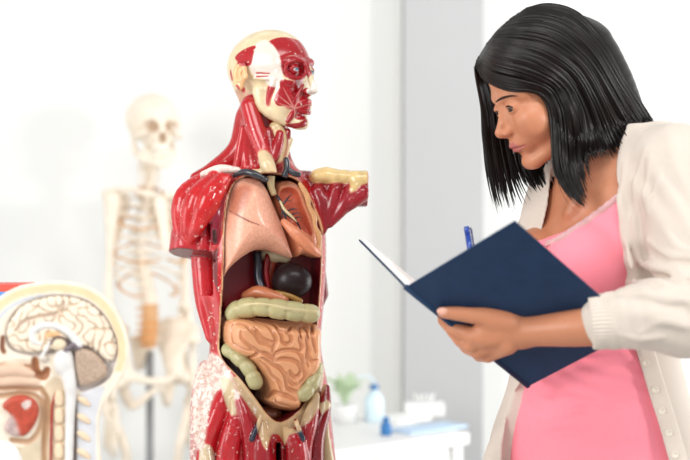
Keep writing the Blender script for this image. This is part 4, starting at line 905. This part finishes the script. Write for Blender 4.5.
# ================================================================== notebook and pen
bA, bB, bC = w(405, 288, -130), w(528, 387, -55), w(508, 215, -202)
eS = nrm(bB - bA); LS = np.linalg.norm(bB - bA); eC = bC - bA; eC = eC - eS * (eC @ eS); LC = np.linalg.norm(eC); eC = nrm(eC)
eW = w(364.5, 245.5, -4) - bA; eW = eW - eS * (eW @ eS); LW_ = np.linalg.norm(eW); eW = nrm(eW)
book = thing('notebook', 'open navy hardback notebook held by the woman in pink', 'notebook', bA)
M_navy_c = mat('navy_leatherette', (.10, .20, .32), .5, .22, noise=.10, nscale=40, bump=.35, bscale=320)
M_page = mat('white_pages', (.93, .93, .92), .7, .2); M_grey = mat('grey_endpaper', (.72, .73, .76), .6, .3)
nC = nrm(np.cross(eS, eC)); nC = nC if nC @ eW > 0 else -nC          # inward from each board
nW = nrm(np.cross(eS, eW)); nW = nW if nW @ eC > 0 else -nW
def slab(name, o, a, la, b, lb, n, t0, t1, m, parent, bev=.0012):
    bm = bmesh.new(); boxbm(bm, (0, 0, t0), (la, lb, t1), bev)
    for q in bm.verts: q.co = o + a * q.co[0] + b * q.co[1] + n * q.co[2]
    return bmobj(name, bm, m, parent)
slab('cover', bA, eS, LS, eC, LC, nC, 0, .0026, M_navy_c, book)
slab('cover', bA, eS, LS, eW, LW_, nW, 0, .0026, M_navy_c, book)
slab('page_block', bA + eS * .004, eS, LS - .008, eC, LC - .005, nC, .0027, .0072, M_page, book, .0005)
slab('page_block', bA + eS * .004 + eW * .004, eS, LS - .008, eW, LW_ - .010, nW, .0027, .0080, M_page, book, .0005)
tube('spine', [bA - (nC + nW) * -.001, bA + eS * LS - (nC + nW) * -.001], [.0042, .0042], M_navy_c, book, 12, 1)
pen = thing('pen', 'blue ballpoint pen sticking up behind the navy notebook', 'pen', w(476, 284, -78))
pa, pb = w(466.3, 226.5, -66), w(477, 292, -84); pd = nrm(pb - pa)
M_bl = mat('blue_pen_plastic', (.08, .24, .58), .3, .5, coat=.3); M_dbl = mat('dark_blue_pen_plastic', (.04, .10, .32), .3, .5)
Lp = np.linalg.norm(pb - pa)
lathe('barrel', [(0, .012), (.0040, .012), (.0042, .03), (.0042, Lp * .9), (.003, Lp), (.0, Lp)], pa, M_bl, pen, 18, up=pd)
lathe('cap_end', [(0, 0), (.0036, .0005), (.0041, .003), (.0041, .0118), (0, .012)], pa, M_bl, pen, 18, up=pd)
sx = nrm(np.cross(pd, V(0, 1, 0)))
tube('clip', [pa + pd * .004 + sx * .004, pa + pd * .006 + sx * .0062, pa + pd * .040 + sx * .0058], [.0012, .0014, .0010], M_dbl, pen, 8, 2)
tube('tip', [pb, pb + pd * .012], [.0028, .0006], M_alu, pen, 12, 1)
# ================================================================== half head cut down the middle
DB = 1.75; SB = DB / FPX
hb = lambda px, py, dz=0: P(px, py, DB + dz * SB)
hr = lambda r: np.asarray(r, float) * SB
half = thing('half_head_model', 'pale half head model cut down the middle showing a folded brain and spine', 'anatomical model', V(hb(60, 0)[0], DB + .03, BZ))
BN = Frame(hb(60, 380, 0), nrm(V(.10, -1, 0)))
bq = lambda pts, sm=4: smooth_poly([BN.pix(x, y) for x, y in pts], sm) if sm else [BN.pix(x, y) for x, y in pts]
def bp(x, y, v=0): a, b = BN.pix(x, y); return BN.at(a, b, v * SB)
M_half = mat('painted_section', attr=True, rough=.42, spec=.45, noise=.06, nscale=70, coat=.15, bump=.08, bscale=160)
OUT = [(62, 281), (88, 286), (110, 301), (124, 325), (129, 348), (126, 370), (114, 390), (104, 404), (99, 424), (101, 460), (108, 500), (116, 545), (40, 545), (26, 500), (24, 466), (14, 446), (0, 440), (-16, 442), (-24, 430), (-22, 418), (-26, 408), (-22, 400), (-26, 392), (-44, 386), (-42, 374), (-28, 356), (-24, 345), (-22, 325), (-8, 303), (14, 288), (38, 282)]
IVO = rgb(236, 224, 206); PCH = rgb(236, 206, 166); GRY = rgb(206, 207, 212); WHT = rgb(222, 220, 218); TAN = rgb(198, 160, 124)
HF_ = Field()
of_ = bq(OUT, 3); o2 = poly2(of_)
HF_.add(pillow(BN, of_, 0, 72 * SB, 62 * SB), IVO, .001)
HF_.add((lambda p: (p - BN.o) @ BN.n - 0, (hb(-90, 620, -200), hb(180, 250, 160))), IVO, .0015, 'i')
def pn(pts, c, sm=4, kc=.0008): HF_.add(prism(BN, bq(pts, sm), -6 * SB, 9 * SB), c, 1, 'p', kc)
def ring(a, b, ymax):
    zc_ = hb(0, ymax)[2]
    def fn(p):
        x, y, v = BN.to(p); d = o2(x, y); return np.maximum(np.maximum(np.maximum(-b * SB - d, d + a * SB), zc_ - p[:, 2]), -4 * SB - v)
    return fn, (hb(-90, 620, -100), hb(180, 250, 100))
HF_.add(ring(3.5, 11, 372), PCH, 1, 'p', .0012); HF_.add(ring(11, 13, 366), IVO, 1, 'p', .001); HF_.add(ring(13, 16.5, 362), rgb(196, 202, 212), 1, 'p', .001)
pn([(80, 394), (104, 386), (100, 402), (96, 424), (98, 470), (108, 545), (74, 545), (74, 440), (76, 410)], GRY); pn([(44, 386), (62, 380), (66, 420), (66, 545), (44, 545), (46, 430)], rgb(216, 196, 168))
pn([(-40, 380), (0, 362), (36, 362), (40, 390), (20, 394), (-20, 394)], rgb(220, 198, 176)); pn([(14, 448), (24, 446), (36, 430), (44, 438), (42, 545), (40, 545), (26, 500), (24, 466)], rgb(206, 190, 164))
def dent(pts, r, c, k=1.2, n=4, v=0): HF_.add(chain([bp(x, y, v) for x, y in pts], hr(r), n), c, hr(k), 's')
HF_.add(pillow(BN, bq([(6, 342), (7, 324), (20, 306), (42, 297), (64, 295), (88, 301), (106, 317), (117, 342), (116, 360), (109, 378), (94, 388), (78, 390), (72, 372), (70, 350), (40, 356), (16, 352)], 3), 0, 4.5 * SB, 2 * SB), rgb(214, 206, 202), hr(1.2), 's')
dent([(41, 388), (47, 402), (46, 424), (44, 450), (46, 500)], [2, 3, 3.2, 2.4, 2], rgb(176, 138, 104)); dent([(0, 396), (24, 394), (38, 398), (42, 410), (40, 428), (30, 441), (12, 440)], 2.4, rgb(182, 146, 114))
dent([(3, 338), (2, 348), (4, 352)], 2, rgb(130, 82, 54)); dent([(35, 360), (36, 372), (44, 376), (47, 370)], [3, 4, 4, 3], rgb(160, 104, 68)); dent([(-24, 366), (0, 366), (34, 367)], 2, rgb(170, 126, 96)); dent([(-24, 389), (10, 388), (38, 389)], 1.8, rgb(170, 126, 96))
for pts, r in (([(-20, 372), (0, 371), (18, 370), (33, 374)], [4, 5.5, 6, 3]), ([(-22, 382), (0, 382), (20, 381), (35, 383)], [3, 4.2, 4.2, 2.5])): HF_.add(chain([bp(x, y, 1) for x, y in pts], hr(r), 4, (BN.n, .7)), rgb(216, 184, 160), hr(.8))
dent([(71, 386), (74, 400), (74, 440), (73, 500)], 2.2, rgb(120, 104, 96))
build('half_head', HF_, .0022, M_half, half)
rg = np.random.default_rng(21); KW = [(math.cos(a) * k, math.sin(a) * k, p_) for a, k, p_ in zip(rg.random(26) * 6.283, 2 * math.pi / rg.uniform(11, 17, 26), rg.random(26) * 6.283)]
def worms(x, y): return sum(np.sin(x / SB * a + y / SB * b + c) for a, b, c in KW) / math.sqrt(13)
def groove(p):
    x, y, v = BN.to(p); g = np.abs(worms(x, y)); return np.clip(1 - g / .36, 0, 1) ** .7
CB = Field()
cbp = bq([(7, 338), (8, 325), (20.5, 307), (42, 298), (63.5, 296), (87, 302), (105, 318), (116, 342), (115, 357), (108, 362), (98, 353), (88, 347), (76, 346), (70, 340), (60, 344), (46, 352), (24, 352), (12, 347)], 3)
CB.add(pillow(BN, cbp, -2 * SB, 7 * SB, 5 * SB), rgb(236, 222, 202), .001)
CB.add((lambda p: groove(p) * 2.0 * SB, (hb(-5, 370, -20), hb(130, 285, 20))), (-1, 0, 0), .001, 'd')
CB.add((lambda p: np.where(groove(p) > .35, -.001, .001), (hb(-5, 370, -20), hb(130, 285, 20))), rgb(212, 188, 162), 1, 'p', .0022)
CB.add(chain([bp(16, 330, 5), bp(26, 320, 5), bp(40, 316, 5), bp(56, 313, 5), bp(63, 308, 5), bp(64, 300, 5)], hr([1, 1.4, 1.2, 1.4, 1.2, 1]), 4), rgb(170, 140, 118), hr(.8), 's')
build('cerebrum', CB, .0014, M_half, half)
CC = Field()
CC.add(chain([bp(41, 344, 3), bp(34, 340, 3), bp(34, 331, 3), bp(46, 325, 3.5), bp(60, 327, 3.5), bp(71, 334, 3.5), bp(79, 344, 3)], hr([2.5, 4, 4, 3.6, 3.6, 4, 4.6]), 5), WHT, hr(1))
CC.add(chain([bp(42, 338, 2), bp(54, 334, 2), bp(64, 338, 2)], hr([2.5, 4.2, 3]), 4), rgb(222, 176, 124), hr(.8)); CC.add(ell(bp(59, 344, 3), hr([8.5, 4, 6.5])), rgb(224, 206, 178), hr(.8))
CC.add(chain([bp(51, 344, 5), bp(56, 337, 6), bp(65, 338, 6), bp(71, 345, 5)], hr([.9, 1, 1, 1.2]), 4), rgb(96, 78, 80), hr(.4))
CC.add(chain([bp(50, 342, 4), bp(46, 350, 4), bp(42, 356, 4)], hr([1.6, 1.8, 1.4]), 3), WHT, hr(.8)); CC.add(ell(bp(43, 358, 2), hr([4.5, 4, 4])), rgb(206, 196, 186), hr(.8))
build('corpus_callosum', CC, .0014, M_half, half)
BS = Field()
BS.add(ell(bp(63, 362, 2), hr([9, 9, 13])), WHT, .001); BS.add(chain([bp(66, 356, 0), bp(69, 376, 2), bp(71, 394, 2), bp(70, 420, 2), bp(69, 470, 2), bp(69, 530, 1)], hr([7, 7, 5.6, 4.6, 4.2, 4]), 4), WHT, hr(3))
BS.add(chain([bp(66, 350, 6), bp(74, 344, 6), bp(80, 348, 5)], hr([2, 2.4, 2]), 3), rgb(120, 108, 116), hr(1))
build('brain_stem', BS, .0015, M_half, half)
CE = Field(); CE.add(pillow(BN, bq([(75, 352), (84, 348), (97, 354), (107, 367), (106, 376), (95, 383), (82, 386), (77, 377)], 3), 0, 6.5 * SB, 5 * SB), rgb(186, 162, 142), .001)
KC = [(math.cos(a) * k, math.sin(a) * k, p_) for a, k, p_ in zip(rg.random(20) * 6.283, 2 * math.pi / rg.uniform(3.6, 5.5, 20), rg.random(20) * 6.283)]
def wc(p): x, y, v = BN.to(p); return np.abs(sum(np.sin(x / SB * a + y / SB * b + c) for a, b, c in KC) / math.sqrt(10))
cbb = (hb(70, 392, -20), hb(114, 340, 20))
CE.add((lambda p: np.clip(1 - wc(p) / .5, 0, 1) * .5 * SB, cbb), (-1, 0, 0), .001, 'd'); CE.add((lambda p: np.where(wc(p) < .3, -.001, .001), cbb), rgb(152, 128, 112), 1, 'p', .002)
build('cerebellum', CE, .0011, M_half, half)
TG = Field(); TG.add(pillow(BN, bq([(2, 406), (11, 397), (25, 395), (36, 401), (39, 411), (35, 424), (24, 436), (9, 434), (4, 426), (10, 415)], 3), 0, 5 * SB, 4 * SB), rgb(176, 70, 50), .001)
TG.add(prism(BN, bq([(2, 416), (12, 414), (18, 424), (20, 440), (0, 440)], 3), -9, 9), rgb(184, 160, 156), 1, 'p', .006); TG.add(prism(BN, bq([(22, 403), (30, 399), (32, 404), (26, 409)], 2), -9, 9), rgb(214, 196, 188), 1, 'p', .001)
build('tongue', TG, .0015, mat('painted_tongue', attr=True, rough=.45, noise=.22, nscale=160, bump=.2, bscale=200), half)
M_vert = mat('painted_vertebra', (.90, .80, .68), .45, .45, noise=.05, nscale=80)
for i in range(7):
    y = 392 + i * 17.5
    F1 = Field(); F1.add(pillow(BN, bq([(55, y), (63, y - 1), (64, y + 13), (55, y + 13)], 2), 0, 3 * SB, 2.5 * SB), IVO, .001); 
    F1.add(chain([bp(79, y + 6, 0), bp(84, y + 9, 0), bp(89, y + 13, 0)], hr([2.6, 3.4, 2]), 3), IVO, .001); build('vertebra', F1, .0017, M_vert, half)
tube('artery', [bp(56, 392, 1), bp(52.5, 405, 1.5), bp(51.5, 430, 1.5), bp(50.5, 480, 1)], hr([.8, 1.2, 1.2, 1]), mat('red_artery_line', (.62, .10, .10), .35), half, 8)
bm = bmesh.new(); boxbm(bm, V(hb(10, 0)[0], DB - .02, BZ), V(hb(130, 0)[0], DB + .12, hb(0, 541)[2]), .006); bmobj('stand_block', bm, mat('cream_stand', (.80, .76, .68), .4), half)
# box behind the half head
bxp = (-.742, 2.20); bxw = .207; bz1 = 1.28 - 55.5 * 2.2 / FPX
carton = thing('carton', 'white carton with red edges and a blue band behind the half head', 'box', (-.64, 2.26, BZ))
M_red = mat('red_print', (.90, .31, .25), .5); M_blue = mat('blue_print', (.34, .55, .82), .5); M_card = mat('white_card', (.93, .93, .92), .6)
box('box_body', (bxp[0], bxp[1], BZ), (bxp[0] + bxw, bxp[1] + .11, bz1 - .001), M_card, carton, .002)
bm = bmesh.new()
for lo, hi in (((0, bz1 - .011), (bxw, bz1)), ((0, BZ), (bxw, BZ + .012)), ((0, BZ + .0121), (.175 - .146 + .142, bz1 - .0111)), ):
    pass
for x0, z0, x1, z1 in ((0, bz1 - .010, bxw, bz1), (0, BZ + .0101, .0085, bz1 - .0101), (bxw - .0085, bz1 - .065, bxw, bz1 - .0101)):
    boxbm(bm, (bxp[0] + x0, bxp[1] - .0014, z0), (bxp[0] + x1, bxp[1] - .0001, z1))
bmobj('red_border', bm, M_red, carton)
box('blue_band', (bxp[0] + .0090, bxp[1] - .0012, bz1 - .0262), (bxp[0] + bxw - .0090, bxp[1] - .0001, bz1 - .0104), M_blue, carton, 0)
box('red_stripe', (-.5735 - .0, bxp[1] - .0012, bz1 - .058), (-.5665, bxp[1] - .0001, bz1 - .0266), M_red, carton, 0)
box('lid', (bxp[0] - .001, bxp[1] + .002, bz1 - .0009), (bxp[0] + bxw + .001, bxp[1] + .111, bz1 + .001), M_red, carton, .0005)
# ================================================================== skeleton on its stand
DK = 3.72; SKX = DK / FPX
k_ = lambda px, py, dz=0: P(px, py, DK + dz * SKX)
kr = lambda r: np.asarray(r, float) * SKX
YK = math.radians(36); KF = V(math.sin(YK), -math.cos(YK), 0); KU = V(math.cos(YK), math.sin(YK), 0)
base = V(k_(150, 0)[0], DK, 0)
skel = thing('skeleton', 'cream teaching skeleton hanging on a grey stand by the white wall', 'skeleton', base)
M_bone = mat('aged_bone', (.92, .87, .80), .55, .35, noise=.07, nscale=30); M_bone2 = mat('amber_bone', (.82, .64, .46), .55, .35, noise=.08, nscale=40)
M_sk = mat('painted_skull', attr=True, rough=.55, spec=.35, noise=.06, nscale=40)
M_disc = mat('amber_disc', (.86, .58, .30), .5); M_pole = mat('grey_pole', (.56, .57, .58), .35, .5, metal=.4)
mm = .001 * .97
def B(px, py): return V(k_(px, py)[0], DK, k_(px, py)[2])
def K(py, u=0, f=0, px=150): return B(px, py) + KU * u * mm + KF * f * mm        # u across (viewer's right), f forward, millimetres
SKF = Field(); KF0, KU0 = V(math.sin(.42), -math.cos(.42), 0), V(math.cos(.42), math.sin(.42), 0); HS = HeadFrame(K(140, 0, 18, 150), KF0, -KU0, (0, 0, 1), .00102)
HS.o = B(153, 131) 
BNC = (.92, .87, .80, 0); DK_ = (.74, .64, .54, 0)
e = lambda c, r: ell(HS(*c), np.array(r) * HS.mm, HS.M); cc = lambda pts, r, n=3: chain([HS(*p) for p in pts], np.array(r) * HS.mm, n)
SKF.add(e((-10, 0, 34), (90, 70, 68)), BNC, .002); SKF.add(e((35, 0, -5), (42, 48, 48)), BNC, .012); SKF.add(cc([(62, 0, 8), (74, 0, -20), (72, 0, -44)], [26, 24, 20]), BNC, .012)
for s_ in (1, -1):
    SKF.add(cc([(72, 46 * s_, -12), (50, 62 * s_, -20), (15, 66 * s_, -18)], [9, 7, 5]), BNC, .006); SKF.add(cc([(82, 20 * s_, 28), (74, 44 * s_, 26), (62, 54 * s_, 8)], [7, 7, 7]), BNC, .008)
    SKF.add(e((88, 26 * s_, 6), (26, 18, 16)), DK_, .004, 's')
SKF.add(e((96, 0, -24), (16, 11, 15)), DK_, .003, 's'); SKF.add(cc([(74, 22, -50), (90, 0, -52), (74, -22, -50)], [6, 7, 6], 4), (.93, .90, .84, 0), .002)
build('skull', SKF, .004, M_sk, skel)
JF = Field()
JF.add(cc([(4, 54, -22), (12, 52, -58), (50, 34, -84), (78, 0, -92), (50, -34, -84), (12, -52, -58), (4, -54, -22)], [6, 9, 9, 11, 9, 9, 6], 4), BNC, .002); JF.add(cc([(40, 30, -62), (60, 0, -74), (40, -30, -62)], [16, 18, 16], 3), BNC, .01); JF.add(cc([(70, 24, -66), (88, 0, -66), (70, -24, -66)], [6, 7, 6], 4), (.93, .90, .84, 0), .003)
build('jaw', JF, .004, M_sk, skel)
# spine
sp = catmull([(164, 4), (178, 10), (200, -28), (235, -52), (265, -46), (290, -14), (315, 2), (338, -8)], 8)
L_ = np.linspace(0, 1, 23); spine = [(np.interp(q, np.linspace(0, 1, len(sp)), sp[:, 0]), np.interp(q, np.linspace(0, 1, len(sp)), sp[:, 1])) for q in L_]
for i, (py, f_) in enumerate(spine):
    r = 9 + 13 * min(1, i / 20); c = K(py, 0, f_); v, f = [], []
    sweep(v, f, [c - V(0, 0, .0085 + r * .0002), c - V(0, 0, .004), c + V(0, 0, .004), c + V(0, 0, .0085 + r * .0002)], np.array([1.06, .94, .94, 1.06]) * r * .001, 12)
    sweep(v, f, [c - KF * r * .0008, c - KF * (.03 + r * .0006) - V(0, 0, .012)], [.006, .004], 6); sweep(v, f, [c - KF * .014 - KU * .034, c - KF * .012, c - KF * .014 + KU * .034], [.004, .006, .004], 6)
    mesh_arrays('vertebra', v, f, M_bone2 if i > 17 else M_bone, skel)
    if i > 16: 
        v, f = [], []; c2 = c - V(0, 0, .0175 + r * .0001); sweep(v, f, [c2 - V(0, 0, .003), c2 + V(0, 0, .003)], [r * .001, r * .001], 12); mesh_arrays('disc', v, f, M_disc, skel)
# ribs and breastbone
wid = [48, 68, 82, 92, 98, 102, 104, 102, 97, 88]; frt = [36, 58, 74, 84, 92, 97, 96, 90, 80, 62]
for i in range(10):
    y0 = 186 + i * 9.3; fs = np.interp(y0, [s[0] for s in spine], [s[1] for s in spine]); yd = 8 + i * 1.7
    for s_ in (1, -1):
        end = min(1, 1 - max(0, i - 6) * .055); pts = []
        for a in np.linspace(.06, end, 12):
            th = a * math.pi; x = math.sin(th) * wid[i]; fw = fs - 12 - math.cos(th) * (frt[i] - fs) / 1.0 * .5 + (frt[i] - fs) * .5 + (8 if a < .3 else 0) - 26 * math.sin(th) * (1 - a)
            yy = y0 + yd * 1.5 * a - (max(0, a - .75) * (10 + i * 5))
            pts.append(K(yy, s_ * (x if a < .9 or i > 6 else max(x, 14)), fw))
        v, f = [], []; sweep(v, f, catmull(pts, 2), .0056, 8, .55, (0, 0, 1)); mesh_arrays('rib', v, f, M_bone if i % 3 else M_bone2, skel)
tube('breastbone', [K(196, 0, 52), K(206, 0, 66), K(228, 0, 84), K(244, 0, 94), K(252, 0, 94)], [.016, .020, .015, .013, .005], M_bone, skel, 10, 3, .4, KF)
for s_ in (1, -1):
    tube('collarbone', [K(196, s_ * 14, 58), K(193, s_ * 60, 60), K(190, s_ * 80, 40), K(191, s_ * 108, 10)], [.009, .007, .007, .008], M_bone, skel)
    S_ = Field(); FS = Frame(K(215, s_ * 78, -62), nrm(-KF + KU * s_ * .35)); tri = [(-.05 , .06), (.05, .065), (.06, .03), (.015, -.075), (-.02, -.08)]
    S_.add(pillow(FS, [(x * (1 if s_ > 0 else -1) * -1 * -1, y) for x, y in tri], 0, .005, .004), BNC, .001); S_.add(chain([K(200, s_ * 60, -68), K(194, s_ * 120, -50), K(191, s_ * 110, 0)], [.006, .008, .009], 3), BNC, .004)
    build('shoulder_blade', S_, .005, M_bone, skel)
    e0, e1, e2 = K(198, s_ * 116, -8), K(310, s_ * 122, -18), K(398, s_ * 126, 14)
    tube('upper_arm_bone', [e0 + V(0, 0, .012), e0 - V(0, 0, .02), (e0 + e1) / 2, e1 + V(0, 0, .03), e1], [.019, .021, .0105, .012, .021], M_bone, skel)
    tube('ulna', [e1 - KF * .012, (e1 + e2) / 2 - KF * .014, e2 - KF * .008], [.013, .007, .006], M_bone, skel); tube('radius_bone', [e1 + KF * .012 + KU * s_ * .006, (e1 + e2) / 2 + KF * .012 + KU * s_ * .01, e2 + KF * .012], [.009, .007, .011], M_bone, skel)
    v, f = [], []
    for j in range(5):
        o = e2 + KF * (.026 - j * .013); q = [o - V(0, 0, .01), o - V(0, 0, .075) + KF * (.012 - j * .006), o - V(0, 0, .115 - .03 * (j == 0)) + KF * (.018 - j * .009), o - V(0, 0, .155 - .05 * (j == 0) - .01 * abs(j - 2)) + KF * (.02 - j * .01)]
        sweep(v, f, q, [.006, .0055, .005, .0035], 7)
    sweep(v, f, [e2 + KF * .02 - V(0, 0, .012), e2 - KF * .022 - V(0, 0, .012)], [.011, .010], 8); mesh_arrays('hand_bones', v, f, M_bone, skel)
    h0, h1, h2 = K(378, s_ * 92, 2), K(520, s_ * 78, 6), K(650, s_ * 74, -10)
    tube('thigh_bone', [h0, h0 + KU * s_ * .05 - V(0, 0, .02), h0 + KU * s_ * .045 - V(0, 0, .07), (h0 + h1) / 2 + KF * .015, h1 + V(0, 0, .04), h1], [.024, .018, .018, .013, .018, .030], M_bone, skel)
    h2[2] = .075; tube('shin_bone', [h1 - V(0, 0, .03), h1 - V(0, 0, .07), (h1 + h2) / 2, h2], [.028, .018, .012, .017], M_bone, skel); tube('calf_bone', [h1 - V(0, 0, .06) + KU * s_ * .032, h2 + KU * s_ * .026], [.009, .009], M_bone, skel)
    ft = V(h2[0], h2[1], .05); tube('foot_bones', [ft - KF * .05 - V(0, 0, .015), ft + V(0, 0, .012), ft + KF * .08 - V(0, 0, .014), ft + KF * .17 - V(0, 0, .032)], [.024, .026, .022, .012], M_bone, skel, 10, 4, .8)
# pelvis: two flared wings, sacrum, lower ring
PV = Field()
for s_ in (1, -1):
    PV.add(chain([K(330, s_ * 44, -66), K(322, s_ * 90, -40), K(328, s_ * 128, 8), K(342, s_ * 126, 44)], [.010, .010, .011, .011], 4), BNC, .004)
    for t_ in np.linspace(0, 1, 9):
        top = np.array([44 + 84 * min(1, t_ * 1.3), -66 + 110 * t_]); 
        PV.add(chain([K(331 - 6 * math.sin(t_ * 3), s_ * top[0], top[1]), K(352, s_ * (62 + 34 * t_), -44 + 62 * t_), K(366, s_ * (74 + 12 * t_), -24 + 30 * t_)], [.006, .007, .012], 2), BNC, .014)
    PV.add(ell(K(374, s_ * 84, 0), V(.03, .03, .03)), BNC, .01); PV.add(chain([K(374, s_ * 74, 8), K(378, s_ * 40, 48), K(380, s_ * 6, 56)], [.013, .010, .013], 3), BNC, .006)
    PV.add(chain([K(380, s_ * 80, -16), K(396, s_ * 66, -16), K(404, s_ * 52, 4), K(388, s_ * 12, 50)], [.014, .015, .012, .009], 4), BNC, .006)
for i in range(5): PV.add(ell(K(340 + i * 7, 0, -36 - i * 8), V(.046 - i * .007, .016, .013)), BNC, .006)
build('pelvis', PV, .005, M_sk, skel)
tube('pole', [V(B(148, 0)[0], DK + .035, .03), V(B(148, 0)[0], DK + .035, k_(0, 352)[2])], [.011, .011], M_pole, skel, 14, 1)
for i in range(5):
    a = i * 2 * math.pi / 5 + .3; c = V(B(148, 0)[0], DK + .035, .05); q = c + V(math.cos(a), math.sin(a) * .8, 0) * .26; tube('stand_foot', [c, (c + q) / 2, V(q[0], q[1], .024)], [.014, .012, .010], M_pole, skel, 8, 2)
    ws = lathe('castor', [(0, -.011), (.018, -.011), (.022, -.006), (.022, .006), (.018, .011), (0, .011)], V(q[0], q[1], .022), mat('black_rubber', (.08, .08, .08), .6) if i == 0 else bpy.data.materials['black_rubber'], skel, 16, up=(math.sin(a), -math.cos(a), 0))
# ================================================================== table at the back with small things
tz = .768; ta, tb = V(-.10, 3.048, 0), V(.317, 3.40, 0); te = nrm(tb - ta); tn = V(-te[1], te[0], 0); TL = np.linalg.norm(tb - ta); TD = .40
bt = thing('side_table', 'white table standing behind the torso before the grey pillar', 'table', (ta + tb) / 2 + tn * TD / 2)
M_tab = mat('white_table_paint', (.90, .90, .895), .45, .4)
def rbox(name, x0, y0, z0, x1, y1, z1, m, parent, bev=.003):
    bm = bmesh.new(); boxbm(bm, (x0, y0, z0), (x1, y1, z1), bev)
    for q in bm.verts: q.co = ta + te * q.co[0] + tn * q.co[1] + V(0, 0, 1) * q.co[2]
    return bmobj(name, bm, m, parent)
rbox('tabletop', 0, 0, tz - .032, TL, TD, tz, M_tab, bt, .004)
for x in (.03, TL - .03):
    for y in (.03, TD - .03): rbox('leg', x - .018, y - .018, 0, x + .018, y + .018, tz - .0325, M_tab if x > 0 else M_alu, bt)
rbox('rail', .05, .02, tz - .075, TL - .05, .035, tz - .033, M_tab, bt)
pd_ = rbox('pedestal', .12, .06, .12, .12 + .13, .36, tz - .076, M_tab, bt)
for z in (.20, .40): rbox('drawer_front', .125, .048, z, .245, .0595, z + .18, M_tab, bt)
def tp(px, y_=None, v=.2):                      # a spot on the table under a measured column
    d = None
    for d in np.arange(2.85, 3.95, .002):
        q = P(px, 230, d); q[2] = 0
        if (q - ta) @ tn >= v: break
    return V(q[0], q[1], tz)
M_pb = mat('pale_blue_plastic', (.82, .90, .94), .3, .4); M_db = mat('deep_blue_plastic', (.16, .44, .68), .35, .5); M_lid = mat('white_plastic', (.92, .92, .92), .4)
c = tp(374, v=.30); b1 = thing('wash_bottle', 'pale blue wash bottle with a bent spout on the back table', 'bottle', c)
lathe('bottle', [(0, 0), (.024, 0), (.026, .004), (.026, .058), (.020, .072), (.011, .078), (.011, .086), (0, .086)], c, M_pb, b1, 20); lathe('cap', [(0, .0862), (.012, .0862), (.012, .098), (0, .099)], c, M_db, b1, 18)
tube('spout', [c + V(0, 0, .098), c + V(-.002, 0, .112), c + V(-.022, -.004, .122), c + V(-.046, -.008, .118)], [.003, .003, .0026, .0016], M_pb, b1, 8)
c = tp(386, v=.10); b2 = thing('reagent_bottle', 'small deep blue bottle near the middle of the back table', 'bottle', c)
lathe('bottle', [(0, 0), (.013, 0), (.014, .003), (.014, .026), (.007, .032), (.007, .036), (0, .036)], c, M_db, b2, 18); lathe('cap', [(0, .0362), (.008, .0362), (.008, .045), (0, .0455)], c, M_db, b2, 16)
c = tp(345, v=.32); b3 = thing('potted_plant', 'pale green potted plant on the far side of the back table', 'plant', c)
lathe('pot', [(0, 0), (.024, 0), (.032, .045), (.034, .05), (.029, .05), (.028, .042), (0, .042)], c, M_lid, b3, 20)
v, f = [], []; rp = np.random.default_rng(3)
for i in range(34):
    a = rp.random() * 6.28; l = .04 + rp.random() * .05; o = c + V(0, 0, .045); m_ = o + V(math.cos(a) * l * .5, math.sin(a) * l * .5, l * .9); q = o + V(math.cos(a) * l, math.sin(a) * l, l * (.7 + .5 * rp.random()))
    pts = catmull([o, m_, q], 4); sweep(v, f, pts, np.interp(np.linspace(0, 1, len(pts)), [0, .5, 1], [.0015, .007, .0008]), 6, .2)
mesh_arrays('foliage', v, f, mat('pale_leaf', (.72, .80, .66), .5), b3)
def flat(name, label, cat, px, v0, sx, sy, h, m, ang, extra=None):
    c = tp(px, v=v0); o = thing(name, label, cat, c); bm = bmesh.new(); boxbm(bm, (-sx / 2, -sy / 2, 0), (sx / 2, sy / 2, h), .0015); ca, sa = math.cos(ang), math.sin(ang)
    for q in bm.verts: x, y = q.co[0], q.co[1]; q.co = c + V(x * ca - y * sa, x * sa + y * ca, q.co[2])
    bmobj('body', bm, m, o); return o, c
o, c = flat('folder', 'thin blue folder lying flat near the right end of the back table', 'folder', 428, .10, .20, .09, .008, mat('blue_folder', (.74, .83, .92), .5), .70)
o2_, c2 = flat('paper_stack', 'low stack of white papers beside the small deep blue bottle', 'papers', 404, .26, .12, .09, .012, M_page, .70)
c = tp(424, v=.30); cb = thing('tissue_box', 'white tissue box behind the blue folder on the back table', 'tissue box', c)
bm = bmesh.new(); boxbm(bm, c + V(-.055, -.03, 0), c + V(.055, .03, .036), .004); bmobj('box', bm, M_lid, cb)
v, f = [], []
for i in range(5): sweep(v, f, [c + V(-.02 + .01 * i, 0, .034), c + V(-.024 + .012 * i, .004 * (-1) ** i, .052), c + V(-.03 + .015 * i, .008 * (-1) ** i, .060)], [.006, .010, .002], 7, .4)
mesh_arrays('tissue', v, f, M_page, cb)
